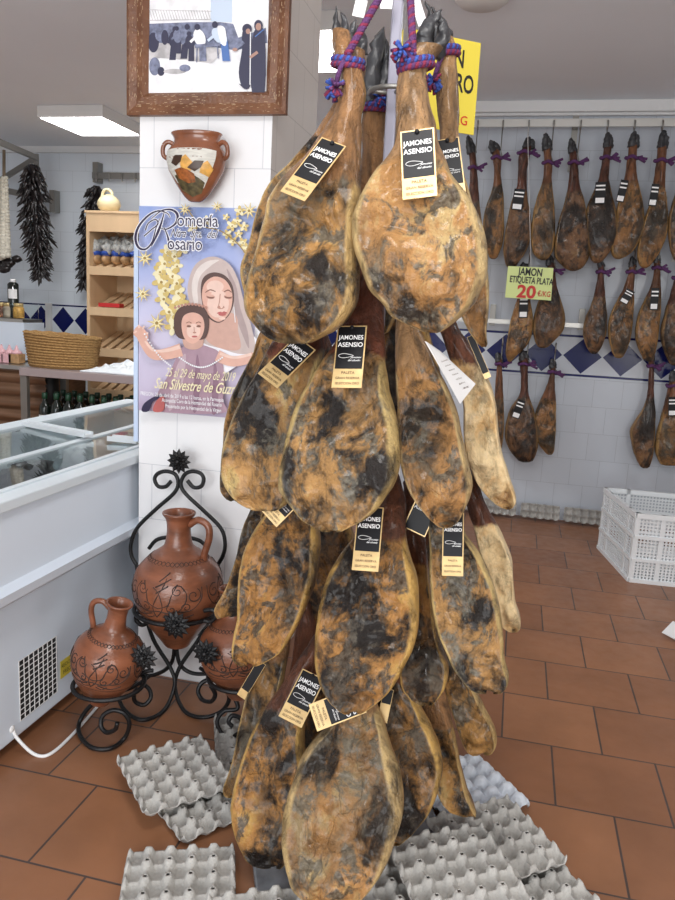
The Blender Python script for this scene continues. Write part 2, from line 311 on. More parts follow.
# ------------------------------------------------------------------ objects
ORG = {}
def thing(name, label, cat, loc=(0, 0, 0), group=None, rot=None):
    o = bpy.data.objects.new(name, None); COL.objects.link(o)
    o.location = loc; o['label'] = label; o['category'] = cat
    if rot: o.rotation_euler = rot
    if group: o['group'] = group
    o.empty_display_size = 0.05
    ORG[o.name] = Vector((0, 0, 0)) if rot is not None else Vector(loc)
    return o
class MB:
    def __init__(s): s.v = []; s.f = []; s.m = []; s.sm = []; s.attrs = {}
    def add(s, vs, fs, mi=0, sm=False):
        o = len(s.v); s.v += [tuple(p) for p in vs]
        for f in fs: s.f.append(tuple(i + o for i in f)); s.m.append(mi); s.sm.append(sm)
        return s
    def box(s, a, b, mi=0, mx=None):
        x0, y0, z0 = a; x1, y1, z1 = b
        vs = [Vector(p) for p in ((x0, y0, z0), (x1, y0, z0), (x1, y1, z0), (x0, y1, z0), (x0, y0, z1), (x1, y0, z1), (x1, y1, z1), (x0, y1, z1))]
        if mx: vs = [mx @ p for p in vs]
        return s.add(vs, [(0, 3, 2, 1), (4, 5, 6, 7), (0, 1, 5, 4), (1, 2, 6, 5), (2, 3, 7, 6), (3, 0, 4, 7)], mi)
    def tube(s, pts, r, n=10, closed=False, mi=0, r1=None):
        pts = [Vector(p) for p in pts]; k = len(pts)
        vs, fs = [], []; up = None
        for i, p in enumerate(pts):
            if closed: d = pts[(i + 1) % k] - pts[i - 1]
            else: d = pts[min(i + 1, k - 1)] - pts[max(i - 1, 0)]
            d = d.normalized() if d.length > 1e-9 else Vector((0, 0, 1))
            if up is None:
                up = d.orthogonal().normalized()
            up = (up - d * up.dot(d))
            up = up.normalized() if up.length > 1e-6 else d.orthogonal().normalized()
            sd = d.cross(up)
            rr = r if not callable(r) else r(i / max(1, k - 1))
            for j in range(n):
                a = 2 * PI * j / n
                vs.append(p + (up * math.cos(a) + sd * math.sin(a)) * rr)
        for i in range(k if closed else k - 1):
            for j in range(n):
                a, b_ = i * n + j, i * n + (j + 1) % n
                c, d_ = ((i + 1) % k) * n + (j + 1) % n, ((i + 1) % k) * n + j
                fs.append((a, b_, c, d_))
        if not closed: fs.append(tuple(range(n - 1, -1, -1))); fs.append(tuple((k - 1) * n + j for j in range(n)))
        return s.add(vs, fs, mi, True)
    def lathe(s, prof, n=40, c=(0, 0, 0), mi=0, mx=None, sy=1.0, sm=True):
        vs, fs = [], []
        for z, r in prof:
            for j in range(n):
                a = 2 * PI * j / n
                p = Vector((c[0] + r * math.cos(a), c[1] + r * sy * math.sin(a), c[2] + z))
                vs.append(mx @ p if mx else p)
        for i in range(len(prof) - 1):
            for j in range(n):
                fs.append((i * n + j, i * n + (j + 1) % n, (i + 1) * n + (j + 1) % n, (i + 1) * n + j))
        fs.append(tuple(range(n - 1, -1, -1))); fs.append(tuple((len(prof) - 1) * n + j for j in range(n)))
        return s.add(vs, fs, mi, sm)
    def blob(s, c, r, n=12, mi=0, jit=0.0, seed=0, rot=None):
        rnd = random.Random(seed); off = Vector((rnd.random() * 50, rnd.random() * 50, 0))
        vs, fs = [], []; m_ = max(4, n // 2)
        for i in range(m_ + 1):
            th = PI * i / m_
            for j in range(n):
                ph = 2 * PI * j / n
                d = Vector((math.sin(th) * math.cos(ph), math.sin(th) * math.sin(ph), math.cos(th)))
                k = 1 + jit * noise.noise(d * 1.8 + off)
                q = Vector((d.x * r[0] * k, d.y * r[1] * k, d.z * r[2] * k))
                if rot: q = rot @ q
                vs.append(Vector(c) + q)
        for i in range(m_):
            for j in range(n):
                fs.append((i * n + j, (i + 1) * n + j, (i + 1) * n + (j + 1) % n, i * n + (j + 1) % n))
        return s.add(vs, fs, mi, True)
    def poly(s, pts, mi=0): return s.add(pts, [tuple(range(len(pts)))], mi)
    def build(s, name, m, parent=None, label=None, bevel=0.0, root=None):
        o_ = Vector((0, 0, 0))
        if parent is not None:
            o_ = ORG.get(parent.name, Vector((0, 0, 0)))
        me = bpy.data.meshes.new(name)
        me.from_pydata([tuple(Vector(p) - o_) for p in s.v], [], s.f)
        ms = m if isinstance(m, (list, tuple)) else [m]
        for q in ms: me.materials.append(M[q] if isinstance(q, str) else q)
        for p, mi, sm in zip(me.polygons, s.m, s.sm): p.material_index = mi; p.use_smooth = sm
        for an, vals in s.attrs.items():
            a = me.attributes.new(an, 'FLOAT', 'POINT'); a.data.foreach_set('value', vals)
        if 'glass_lid' in name or 'guard' in name:
            import bmesh
            bm_ = bmesh.new(); bm_.from_mesh(me); bmesh.ops.recalc_face_normals(bm_, faces=bm_.faces); bm_.to_mesh(me); bm_.free()
        me.update()
        o = bpy.data.objects.new(name, me); COL.objects.link(o)
        if parent is not None: o.parent = parent
        ORG[o.name] = o_
        if label: o['label'] = label
        if bevel:
            bv = o.modifiers.new('bevel', 'BEVEL'); bv.width = bevel; bv.segments = 2; bv.limit_method = 'ANGLE'; bv.angle_limit = R(40)
        return o
def struct(o): o['kind'] = 'structure'; return o
def tag(o, label, cat, group=None):
    o['label'] = label; o['category'] = cat
    if group: o['group'] = group
    return o
def spline(pts, n=8, closed=False):
    """Catmull-Rom through points of any dimension"""
    P = [Vector(p) if not isinstance(p, (int, float)) else p for p in pts]
    out = []; k = len(P)
    rng = range(k if closed else k - 1)
    for i in rng:
        p0 = P[(i - 1) % k] if closed or i > 0 else P[0]
        p1 = P[i]; p2 = P[(i + 1) % k]
        p3 = P[(i + 2) % k] if closed or i + 2 < k else P[-1]
        for j in range(n):
            t = j / n
            out.append(0.5 * ((2 * p1) + (p2 - p0) * t + (2 * p0 - 5 * p1 + 4 * p2 - p3) * t * t + (3 * p1 - p0 - 3 * p2 + p3) * t ** 3))
    if not closed: out.append(P[-1])
    return out
def sm_(a, b, x):
    t = max(0.0, min(1.0, (x - a) / (b - a))); return t * t * (3 - 2 * t)
def interp(tab, x):
    if x <= tab[0][0]: return tab[0][1]
    for (a, va), (b, vb) in zip(tab, tab[1:]):
        if x <= b: return va + (vb - va) * (x - a) / (b - a)
    return tab[-1][1]
_tc = {}
def text_geo(s, bold=0.0, shear=0.0):
    key = (s, bold, shear)
    if key not in _tc:
        cu = bpy.data.curves.new('t', 'FONT'); cu.body = s; cu.size = 1; cu.align_x = 'CENTER'; cu.align_y = 'CENTER'
        cu.offset = bold; cu.resolution_u = 3; cu.shear = shear
        ob = bpy.data.objects.new('t', cu); COL.objects.link(ob)
        me = bpy.data.meshes.new_from_object(ob)
        _tc[key] = ([v.co.copy() for v in me.vertices], [tuple(p.vertices) for p in me.polygons])
        bpy.data.objects.remove(ob); bpy.data.curves.remove(cu); bpy.data.meshes.remove(me)
    return _tc[key]
def text(mb, s, size, uv, mapf, off=0.0004, mi=0, bold=0.0, sx=1.0, shear=0.0, rot=0.0, fit=None):
    vs, fs = text_geo(s, bold, shear)
    if fit:
        wd = max(v.x for v in vs) - min(v.x for v in vs); sx = fit / (wd * size)
    c, s_ = math.cos(rot), math.sin(rot)
    q = []
    for v in vs:
        x, y = v.x * size * sx, v.y * size
        q.append(mapf(uv[0] + c * x - s_ * y, uv[1] + s_ * x + c * y, off))
    mb.add(q, fs, mi)

# ================================================================== SETTING
struct(MB().box((-6, -2.5, -0.1), (3.2, 7.2, 0)).build('floor', 'floor'))
struct(MB().box((-6, -2.5, 2.93), (3.2, 7.2, 3.05)).build('ceiling', 'ceiling'))
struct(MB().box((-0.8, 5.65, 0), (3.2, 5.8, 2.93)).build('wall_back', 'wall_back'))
struct(MB().box((-0.92, 5.65, 0), (-0.8, 7.1, 2.93)).build('wall_return', 'plaster'))
struct(MB().box((-6, 7.1, 0), (-0.8, 7.2, 2.93)).build('wall_far', 'wall_far'))
struct(MB().box((3.1, -2.5, 0), (3.2, 5.65, 2.93)).build('wall_right', 'wall_plain'))
struct(MB().box((-6.1, -2.5, 0), (-6, 7.2, 2.93)).build('wall_left', 'wall_plain'))
cr_ = MB()
cr_.box((-0.8, 5.60, 2.855), (3.1, 5.65, 2.93)); cr_.box((-0.8, 5.62, 2.835), (3.1, 5.65, 2.855))
struct(cr_.build('trim_1', 'plaster', bevel=0.006))
struct(MB().box((-5.9, 7.06, 2.87), (-0.92, 7.1, 2.93)).build('trim_2', 'plaster'))
struct(MB().box((-4.875, 7.07, 0.9), (-4.81, 7.1, 1.37)).build('trim_3', 'plaster'))
p = MB(); p.box((-1.345, 2.511, 0), (-0.862, 3.05, 2.93))
po = p.build('wall_pillar', ['pillar', 'pillar_side'])
for pl in po.data.polygons:
    if abs(pl.normal.x) > 0.5: pl.material_index = 1
struct(po)

# ================================================================== LAMPS
def ceiling_lamp(x0, x1, y0, y1, label, z=2.93):
    t = thing('ceiling_light', label, 'light', ((x0 + x1) / 2, (y0 + y1) / 2, z - 0.09), 'square ceiling lights')
    MB().box((x0, y0, z - 0.09), (x1, y1, z - 0.001)).build('housing', 'lightbox', t, bevel=0.004)
    MB().box((x0 + 0.02, y0 + 0.02, z - 0.096), (x1 - 0.02, y1 - 0.02, z - 0.088)).build('diffuser', 'light', t, 'bright white diffuser')
ceiling_lamp(-3.89, -3.31, 5.585, 6.21, 'square boxed ceiling light glowing white left of the framed photograph')
ceiling_lamp(-1.62, -1.02, 3.95, 4.62, 'bright ceiling light half hidden between the pillar and the top hams')
l3 = thing('round_ceiling_lamp', 'pale round ceiling fitting cut off by the top edge', 'light', (-0.30, 3.85, 2.87))
MB().lathe([(0, 0.10), (0.02, 0.125), (0.045, 0.13), (0.06, 0.13)], 36, (-0.31, 3.80, 2.87)).build('lamp_body', 'lightbox', l3)

# ================================================================== HAMS
def row_interp(rows, n):
    ys = [r[0] for r in rows]
    out = []
    for i in range(n + 1):
        s = i / n
        # denser near both ends
        s = s + 0.06 * math.sin(2 * PI * s) * -1 if True else s
        y = ys[0] + (ys[-1] - ys[0]) * s
        k = 0
        while k < len(rows) - 2 and y > ys[k + 1]: k += 1
        r0 = rows[max(k - 1, 0)]; r1 = rows[k]; r2 = rows[k + 1]; r3 = rows[min(k + 2, len(rows) - 1)]
        h = r2[0] - r1[0]; t = (y - r1[0]) / h
        res = []
        for c in (1, 2):
            m1 = (r2[c] - r0[c]) / (r2[0] - r0[0]) * h if r2[0] != r0[0] else 0
            m2 = (r3[c] - r1[c]) / (r3[0] - r1[0]) * h if r3[0] != r1[0] else 0
            t2, t3 = t * t, t * t * t
            res.append((2 * t3 - 3 * t2 + 1) * r1[c] + (t3 - 2 * t2 + t) * m1 + (-2 * t3 + 3 * t2) * r2[c] + (t3 - t2) * m2)
        out.append((y, res[0], max(res[1], res[0] + 0.6)))
    return out
HS = [0]
def ham_body(rows, Yt, Yb, n, seg, relief, thick, shank_to, seed, cream=0.0):
    R_ = row_interp(rows, n)
    y0, y1 = rows[0][0], rows[-1][0]
    mb = MB(); rim, shk, bck = [], [], []
    wm = max(r[2] - r[1] for r in R_)
    iw = [i for i, r in enumerate(R_) if r[2] - r[1] > 0.93 * wm][0]
    off = Vector((seed * 3.17, seed * 1.3, seed * 0.7))
    for i, (y, xl, xr) in enumerate(R_):
        s = (y - y0) / (y1 - y0)
        Y = Yt + (Yb - Yt) * s
        A, B = W(xl, y, Y), W(xr, y, Y)
        if i == 0 or i == len(R_) - 1:
            mid = (A + B) / 2; A = mid + (A - mid) * 0.55; B = mid + (B - mid) * 0.55
        c = (A + B) / 2; u = (B - A) / 2; hw = u.length
        T = hw if hw < 0.034 else 0.034 + (hw - 0.034) * 0.36
        T *= thick
        body = sm_(shank_to - 0.10, shank_to + 0.10, s)
        ex = 1 - 0.22 * body
        for j in range(seg):
            a = 2 * PI * j / seg
            ca, sa = math.cos(a), math.sin(a)
            x = math.copysign(abs(ca) ** ex, ca)
            front = sa < 0
            e = 1 - (0.42 * body if front else 0.0)
            d = math.copysign(abs(sa) ** e, sa)
            dep = d * T * (1.0 if front else 1.15)
            pos = c + u * x + Vector((0, dep, 0))
            q = pos * 7 + off
            nz = noise.fractal(q, 0.6, 2.1, 4)
            nz2 = noise.fractal(pos * 21 + off, 0.7, 2.1, 3)
            inner = 1 - sm_(0.55, 0.98, abs(x))
            amp = relief * body * (0.3 + 0.7 * inner if front else 0.35)
            disp = -(nz * amp + nz2 * amp * 0.45)
            if front: disp += body * (relief / 0.012) * (0.008 * (1 - min(1, abs(x) * 1.05) ** 2) - 0.0030 * math.exp(-((abs(x) - 0.88) / 0.08) ** 2))
            rg = noise.noise(Vector((pos.x * 26, pos.y * 9, pos.z * 11)) + off)
            disp += body * relief * 0.55 * (1 - abs(rg) * 3 if abs(rg) < 0.33 else 0) * (inner if front else 0.2)
            # soft lump of the blade bone low on the face, hollow above it
            if front and body > 0:
                k = ((s - 0.86) / 0.07) ** 2 + ((x - 0.1) / 0.45) ** 2
                disp -= 0.010 * math.exp(-k) * body * (relief / 0.012)
                k = ((s - 0.66) / 0.10) ** 2 + (x / 0.6) ** 2
                disp += 0.010 * math.exp(-k) * body * (relief / 0.012)
            pos.y += disp
            if body < 1: pos += (u.normalized() * ca + Vector((0, sa, 0))) * (1 - body) * (0.0035 * noise.noise(Vector((pos.x * 30, pos.y * 30, pos.z * 22)) + off) + 0.0016 * noise.noise(Vector((pos.x * 120, pos.y * 120, pos.z * 14))))
            if relief > 0.006:
                wob = noise.noise(pos * 16 + off) * 0.0022 * (0.4 + body)
                pos += u.normalized() * wob * (1 if x > 0 else -1)
            mb.v.append(tuple(pos))
            rm = sm_(0.74, 0.97, abs(x)) * body if front else body * 0.6
            rm = max(rm, body * sm_(0.90, 1.0, s) * 0.4)
            rim.append(min(1.0, rm + cream * body)); shk.append(1 - body); bck.append((0.0 if front else sm_(0.0, 0.5, sa)))
    k = len(R_)
    for i in range(k - 1):
        for j in range(seg):
            mb.f.append((i * seg + j, (i + 1) * seg + j, (i + 1) * seg + (j + 1) % seg, i * seg + (j + 1) % seg)); mb.m.append(0); mb.sm.append(True)
    mb.f.append(tuple(range(seg))); mb.m.append(0); mb.sm.append(True)
    mb.f.append(tuple((k - 1) * seg + j for j in range(seg - 1, -1, -1))); mb.m.append(0); mb.sm.append(True)
    mb.attrs = {'rim': rim, 'shank': shk, 'back': bck}
    return mb
def cut_rows(rows, y):
    """rows below y, with an interpolated first row"""
    a = [r for r in rows if r[0] < y]; b = [r for r in rows if r[0] > y]
    if not a: return [], rows
    r0, r1 = a[-1], b[0]; t = (y - r0[0]) / (r1[0] - r0[0])
    m_ = (y, r0[1] + (r1[1] - r0[1]) * t, r0[2] + (r1[2] - r0[2]) * t)
    return a + [m_], [m_] + b
def add_hoof(root, rows, Yt, hy, seed, blunt=0.0):
    """two pointed toes, one a little behind and lower than the other"""
    top = rows[0]; base = None
    a, b = cut_rows(rows, hy)
    bx = a[-1]; P0 = W((top[1] + top[2]) / 2, top[0], Yt); P1 = W((bx[1] + bx[2]) / 2, bx[0] + 2, Yt)
    w_ = (W(bx[2], bx[0], Yt) - W(bx[1], bx[0], Yt)).length / 2
    ax = (P1 - P0); L = ax.length; ax.normalize(); side = ax.cross(Vector((0, 1, 0))).normalized()
    for k, (sx, ln, dy) in enumerate(((-0.35, 1.0, -0.008), (0.42, 0.88, 0.010))):
        mb = MB()
        tip = P1 - ax * L * ln + side * w_ * sx * 0.2 + Vector((0, dy, 0)); bs = P1 + side * w_ * sx + Vector((0, dy, 0)) + ax * 0.006
        mb.tube([tip.lerp(bs, q / 16) + side * w_ * 0.25 * math.sin(PI * q / 16) * (1 if sx > 0 else -1) for q in range(17)], lambda q, w_=w_: max(0.0015, w_ * (0.62 * (q ** 0.6) + blunt * 0.35 * min(1, q * 6 + 0.3))), 12)
        mb.v = [tuple(Vector(v) + Vector((noise.noise(Vector(v) * 60), noise.noise(Vector(v) * 60 + Vector((9, 0, 0))), 0.4 * noise.noise(Vector(v) * 60 + Vector((0, 9, 0))))) * w_ * 0.30) for v in mb.v]
        mb.build('hoof', 'hoof', root)
def rope_ring(root, c, r, ax, seed=0, tail=None, tassel=None, top=None, tm=(0, 1, 2)):
    """twisted two-colour cord round the ankle, optional hanging cord and tassel"""
    mb = MB()
    e1 = ax.orthogonal().normalized(); e2 = ax.cross(e1).normalized()
    for turn in (0, 1):
        pts = []
        base = [c + ax * (turn * 0.012 - 0.004) + (e1 * math.cos(a) + e2 * math.sin(a)) * r for a in [2 * PI * i / 30 for i in range(30)]]
        for st in range(2):
            pts = []
            for i in range(120):
                a = 2 * PI * i / 120
                d = (e1 * math.cos(a) + e2 * math.sin(a)); ph = a * 16 + st * PI
                pts.append(c + ax * (turn * 0.010 - 0.004 + 0.0026 * math.sin(ph)) + d * (r + 0.0026 * math.cos(ph)))
            mb.tube(pts, 0.0052, 6, True, tm[0] if st == 0 else (2 if turn else 1))
    ro = mb.build('rope', ['rope_p', 'rope_r', 'rope_b'], root)
    if top is not None:
        mb = MB(); p0 = c + ax * 0 + Vector((0, -r, 0)); k = 60
        s = c + (top - c).normalized() * 0.01
        d = (top - s); ln = d.length; d.normalize(); f1 = d.orthogonal().normalized(); f2 = d.cross(f1)
        s = s + Vector((0, -r * 0.9, 0))
        d = (top - s); ln = d.length; d.normalize()
        for st in range(3):
            pts = [s + d * ln * i / 90 + (f1 * math.cos(i * 0.55 + st * 2.1) + f2 * math.sin(i * 0.55 + st * 2.1)) * 0.0036 for i in range(91)]
            mb.tube(pts, 0.0048, 6, False, (0, 1, 0)[st])
        mb.build('hanging_cord', ['rope_p', 'rope_r', 'rope_b'], root)
    if tassel is not None:
        rnd = random.Random(seed); mb = MB()
        mb.tube([c + Vector((0, -r, 0)), (c + tassel) / 2 + Vector((0, -0.02, 0.004)), tassel], 0.0055, 8)
        for i in range(34):
            dd = Vector((rnd.uniform(-1, 1), rnd.uniform(-1, 0.6), rnd.uniform(-1, 0.6))).normalized()
            mb.tube([tassel, tassel + dd * 0.014, tassel + dd * 0.025 + Vector((0, 0, -0.003))], 0.0036, 5, False, rnd.choice((1, 2, 2, 0)))
        mb.build('tassel', ['rope_p', 'rope_r', 'rope_b'], root)
def quad_map(top, bot, wpx, Yt, Yb):
    T_, B_ = W(top[0], top[1], Yt), W(bot[0], bot[1], Yb)
    v = T_ - B_; L = v.length; v.normalize()
    mid = W((top[0] + bot[0]) / 2, (top[1] + bot[1]) / 2, (Yt + Yb) / 2)
    wd = (W((top[0] + bot[0]) / 2 + wpx / 2, (top[1] + bot[1]) / 2, (Yt + Yb) / 2) - W((top[0] + bot[0]) / 2 - wpx / 2, (top[1] + bot[1]) / 2, (Yt + Yb) / 2)).length
    u = Vector((1, 0, 0)); u = (u - v * u.dot(v)).normalized()
    n = u.cross(v).normalized()
    if n.y > 0: n = -n
    return (lambda a, b, o=0.0: B_ + u * a + v * b + n * o), wd, L
def label_tag(root, top, bot, wpx, Yt, Yb, gold=0.30, small=False, text_on=True, pin=True, label=None):
    f, wd, L = quad_map(top, bot, wpx, Yt, Yb)
    mb = MB(); h = wd / 2
    def slab(a0, b0, a1, b1, o0, o1, mi):
        vs = [f(a0, b0, o0), f(a1, b0, o0), f(a1, b1, o0), f(a0, b1, o0), f(a0, b0, o1), f(a1, b0, o1), f(a1, b1, o1), f(a0, b1, o1)]
        mb.add(vs, [(0, 3, 2, 1), (4, 5, 6, 7), (0, 1, 5, 4), (1, 2, 6, 5), (2, 3, 7, 6), (3, 0, 4, 7)], mi)
    slab(-h, 0, h, L, 0, 0.0012, 0)
    e = wd * 0.045
    slab(-h + e, L * gold, h - e, L - e, 0.0012, 0.0016, 1)
    t = mb.build('label_tag', ['gold', 'tagblack'], root, label)
    if text_on:
        tx = MB()
        text(tx, 'JAMONES', wd * 0.235, (0, L * 0.80), f, 0.0020, 0, 0.012, fit=wd * 0.84)
        text(tx, 'ASENSIO', wd * 0.235, (0, L * 0.80 - wd * 0.27), f, 0.0020, 0, 0.012, fit=wd * 0.84)
        if not small:
            # little ham outline and script line
            pts = []
            yb = L * (gold + 0.5 * (0.80 - gold)) - wd * 0.10
            for i in range(26):
                a = 2 * PI * i / 26
                pts.append(f(-wd * 0.17 + wd * 0.2 * math.cos(a) * (1 if math.cos(a) < 0 else 1.5), yb + wd * 0.08 * math.sin(a) * (1 - 0.5 * max(0, math.cos(a))), 0.0020))
            tx.tube(pts, wd * 0.008, 4, True)
            text(tx, 'Jamones', wd * 0.10, (wd * 0.22, yb - wd * 0.06), f, 0.0020, 0, shear=0.4)
            text(tx, 'del abuelo', wd * 0.10, (wd * 0.16, yb - wd * 0.17), f, 0.0020, 0, shear=0.4)
            g = L * gold
            text(tx, 'PALETA', wd * 0.13, (0, g * 0.78), f, 0.0020, 1, 0.01)
            text(tx, 'GRAN RESERVA', wd * 0.12, (0, g * 0.50), f, 0.0020, 1, 0.01, fit=wd * 0.8)
            text(tx, 'SELECCION ORO', wd * 0.12, (0, g * 0.22), f, 0.0020, 1, 0.01, fit=wd * 0.8)
        tx.build('lettering', ['ink_white', 'ink_dark'], t)
    if pin:
        pn = MB(); pn.blob(f(0, L * 0.96, 0.003), (0.005, 0.004, 0.005), 10)
        pn.build('pin', 'tagblack', t)
    return t
GP = 'cured hams hung round the central column'
def ham(rows, Yt, Yb, m, label, hoof=None, n=120, seg=80, relief=0.018, thick=1.0, shank=0.40, cream=0.0, group=GP, rope=None, tags=(), hookpt=None, name='cured_ham'):
    HS[0] += 1; seed = HS[0]
    end = rows[-1]
    base = W((end[1] + end[2]) / 2, end[0], Yb)
    t = thing(name, label, 'ham', base, group)
    _, body = cut_rows(rows, hoof) if hoof else (None, rows)
    s0 = (body[0][0] - rows[0][0]) / (rows[-1][0] - rows[0][0])
    ham_body(body, Yt + (Yb - Yt) * s0, Yb, n, seg, relief, thick, (shank - s0) / (1 - s0), seed, cream).build('meat', m, t)
    if hoof: add_hoof(t, rows, Yt, hoof, seed, 1.0 if group != GP else (0.7 if hoof > 100 else 0.12))
    if rope:
        y, extra = rope[0], rope[1] if len(rope) > 1 else {}
        a, b = cut_rows(rows, y); r = a[-1]; s = (y - rows[0][0]) / (rows[-1][0] - rows[0][0]); Y = Yt + (Yb - Yt) * s
        A, B = W(r[1], y, Y), W(r[2], y, Y)
        nx = W((b[1][1] + b[1][2]) / 2, b[1][0], Y)
        ax = ((A + B) / 2 - nx).normalized()
        ax = (ax + Vector((extra.get('tilt', 0.0), -0.15, 0))).normalized()
        ts = W(*extra['tassel'], Y - 0.03) if 'tassel' in extra else None
        tp = W(*extra['top'], Y + 0.02) if 'top' in extra else None
        rope_ring(t, (A + B) / 2, (B - A).length / 2 + 0.004, ax, seed, tassel=ts, top=tp)
    for tg in tags: label_tag(t, *tg[:5], **(tg[5] if len(tg) > 5 else {}))
    return t

# --- tier 1 (top)
ham([(8,337,340),(20,334,346),(32,333,350),(45,331,354),(60,334,359),(75,340,363),(90,341,365),(105,337,364),(120,331,361),(140,318,361),(160,303,361),(180,283,361),(200,271,360),(220,267,358),(240,262,357),(260,257,359),(280,252,359),(300,248,358),(315,251,351),(328,260,339),(338,271,321),(344,285,308)],
    1.66, 1.50, 'ham_gold', 'large cured ham hanging top left of the column, label tag leaning on its shank', hoof=29, shank=0.52,
    rope=(64, dict(tassel=(335, 88), top=(386, -14), tilt=0.5)), tags=[((334, 142), (292.5, 196.5), 29, 1.535, 1.462)])
ham([(12,443,445.5),(22,432,445),(35,421,444),(47,412,443),(60,403,433),(72,400,427),(87,398,427),(100,397,430),(115,396,433),(136,396,437),(153,391,443),(175,375,452),(197,362,469),(219,354,480),(244,354,487),(267,361,488),(280,366,486),(292,372,480),(305,385,473),(317,394,461),(326,411,450),(333,427,440)],
    1.64, 1.47, 'ham_tan', 'broad cured ham hanging top right, front face lit, straight black and gold tag', hoof=46, shank=0.46,
    rope=(66, dict(tassel=(402, 50), top=(410, -14), tilt=-0.5)), tags=[((417, 130), (420, 198), 34, 1.515, 1.462)])
ham([(20,352,360),(40,348,366),(70,345,365),(100,335,358),(130,318,350),(160,295,340),(185,272,330),(210,260,320),(240,252,315),(270,243,305),(290,245,297),(305,254,286),(313,264,277)],
    1.78, 1.68, 'ham_gold', 'cured ham edge showing behind the left side of the top left ham', hoof=48, shank=0.42, n=60, seg=36)
ham([(2,425,431),(15,426,440),(35,434,452),(50,438,456),(78,436,458),(103,437,459),(140,440,460),(170,445,463),(192,447,470),(220,450,478),(250,452,484),(280,455,489),(310,460,489),(330,468,487),(347,480,488)],
    1.80, 1.68, 'ham_tan', 'cured ham half hidden behind the right edge of the broad top right ham', hoof=34, shank=0.5, n=60, seg=36,
    rope=(52, dict(tassel=(433, 82))), tags=[((447, 139), (455, 205), 24, 1.735, 1.66)])
ham([(28,378,390),(50,370,391),(80,366,391),(105,364,388),(130,362,386),(160,362,388),(200,352,394),(250,345,402),(300,348,402),(335,362,388)],
    1.95, 1.97, 'ham_gold', 'dark ham with black trotter seen in the gap between the two top hams', hoof=103, shank=0.55, n=50, seg=30,
    rope=(108, dict(tassel=(381, 98))))
for root_, tp_, bt_, w_, Y_ in ((bpy.data.objects['cured_ham'], (362, 0), (358, 17), 12, 1.84), (bpy.data.objects['cured_ham'], (388, -8), (386, 9), 12, 1.84), (bpy.data.objects['cured_ham.001'], (414, -4), (423, 25), 9, 1.78)):
    f_, wd_, L_ = quad_map(tp_, bt_, w_, Y_, Y_); mb = MB()
    v4 = [f_(a, b_, o_) for o_ in (0, 0.0015) for a, b_ in ((-wd_ / 2, 0), (wd_ / 2, 0), (wd_ / 2, L_), (-wd_ / 2, L_))]
    mb.add(v4, [(0, 3, 2, 1), (4, 5, 6, 7), (0, 1, 5, 4), (1, 2, 6, 5), (2, 3, 7, 6), (3, 0, 4, 7)])
    mb.build('paper_tag', 'paper', root_, 'small white paper tag')
# --- tier 2
ham([(235,368,372),(255,362,380),(285,352,384),(320,342,384),(344,334,385),(368,319,386),(389,306,389),(408,296,394),(427,291,398),(448,286,399.5),(469,282,399),(485,281,394),(496,286,386.5),(507,294,379),(517,302,367),(525,315,352),(531,327,341)],
    1.74, 1.49, 'ham_grey', 'widest ham of the second tier, centre front, grey face with a pale left lip', shank=0.40,
    tags=[((352.5, 326), (346.5, 388), 29.5, 1.575, 1.502)])
ham([(240,330,336),(270,320,340),(300,302,335),(320,289,330),(341,273,326),(371,259,320),(397,244,315),(424,233,310),(453,225.5,304),(475,225,298),(491,232,293),(504,246,287),(510,262,277)],
    1.76, 1.60, 'ham_grey', 'second tier ham on the left with a tilted black and gold tag', shank=0.42, n=70, seg=44,
    tags=[((306, 343), (267.5, 381), 27, 1.625, 1.565)])
ham([(290,300,310),(320,271,292),(335,260,282),(352,254,276),(389,236,266),(419,227,261),(440,225,256),(470,222,251),(490,223,246),(501,229,239)],
    1.86, 1.78, 'ham_gold', 'ham rear edge peeping out left of the second tier beside the poster', shank=0.2, n=50, seg=30)
ham([(245,402,408),(270,400,412),(300,397,415),(330,396,420),(342,396,426),(369,396,438),(393,397,450),(418,398,459),(437,399,463),(462,401,468),(484,407,472),(498,414,470),(510,423,465),(520,432,459),(528,441,450)],
    1.74, 1.585, 'ham_tan', 'pear shaped second tier ham right of centre with reddish shank', shank=0.43, n=76, seg=46)
ham([(260,436,444),(290,436,450),(325,439,457),(342,444,468),(364,452,480),(383,459,490),(403,463,496),(420,464,498),(437,464,499.5),(457,467,504),(467,471,507),(481,477,511),(492,485,514.5),(501,493,516),(509,504,512)],
    1.84, 1.80, 'ham_cream', 'glossy cream sided ham hanging at the right of the second tier', shank=0.42, thick=1.45, cream=0.7, n=70, seg=44,
    tags=[((470, 336), (488, 378), 7, 1.79, 1.78, dict(small=True, gold=0.12, text_on=False, pin=False))])
# --- tier 3
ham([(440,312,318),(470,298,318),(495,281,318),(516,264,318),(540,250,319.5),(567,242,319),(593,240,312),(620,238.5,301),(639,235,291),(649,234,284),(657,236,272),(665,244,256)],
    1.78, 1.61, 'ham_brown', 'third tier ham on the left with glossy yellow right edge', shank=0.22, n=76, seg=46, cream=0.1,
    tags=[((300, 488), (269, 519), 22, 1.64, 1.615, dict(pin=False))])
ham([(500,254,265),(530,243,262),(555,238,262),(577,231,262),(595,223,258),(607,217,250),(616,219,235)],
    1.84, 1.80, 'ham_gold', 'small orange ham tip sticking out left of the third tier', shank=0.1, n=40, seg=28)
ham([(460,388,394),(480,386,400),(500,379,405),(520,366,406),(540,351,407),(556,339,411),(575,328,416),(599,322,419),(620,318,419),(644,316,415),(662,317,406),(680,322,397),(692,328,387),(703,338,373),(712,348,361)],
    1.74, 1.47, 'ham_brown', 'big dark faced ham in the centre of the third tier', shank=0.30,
    tags=[((371, 507), (365, 571), 26, 1.57, 1.50)])
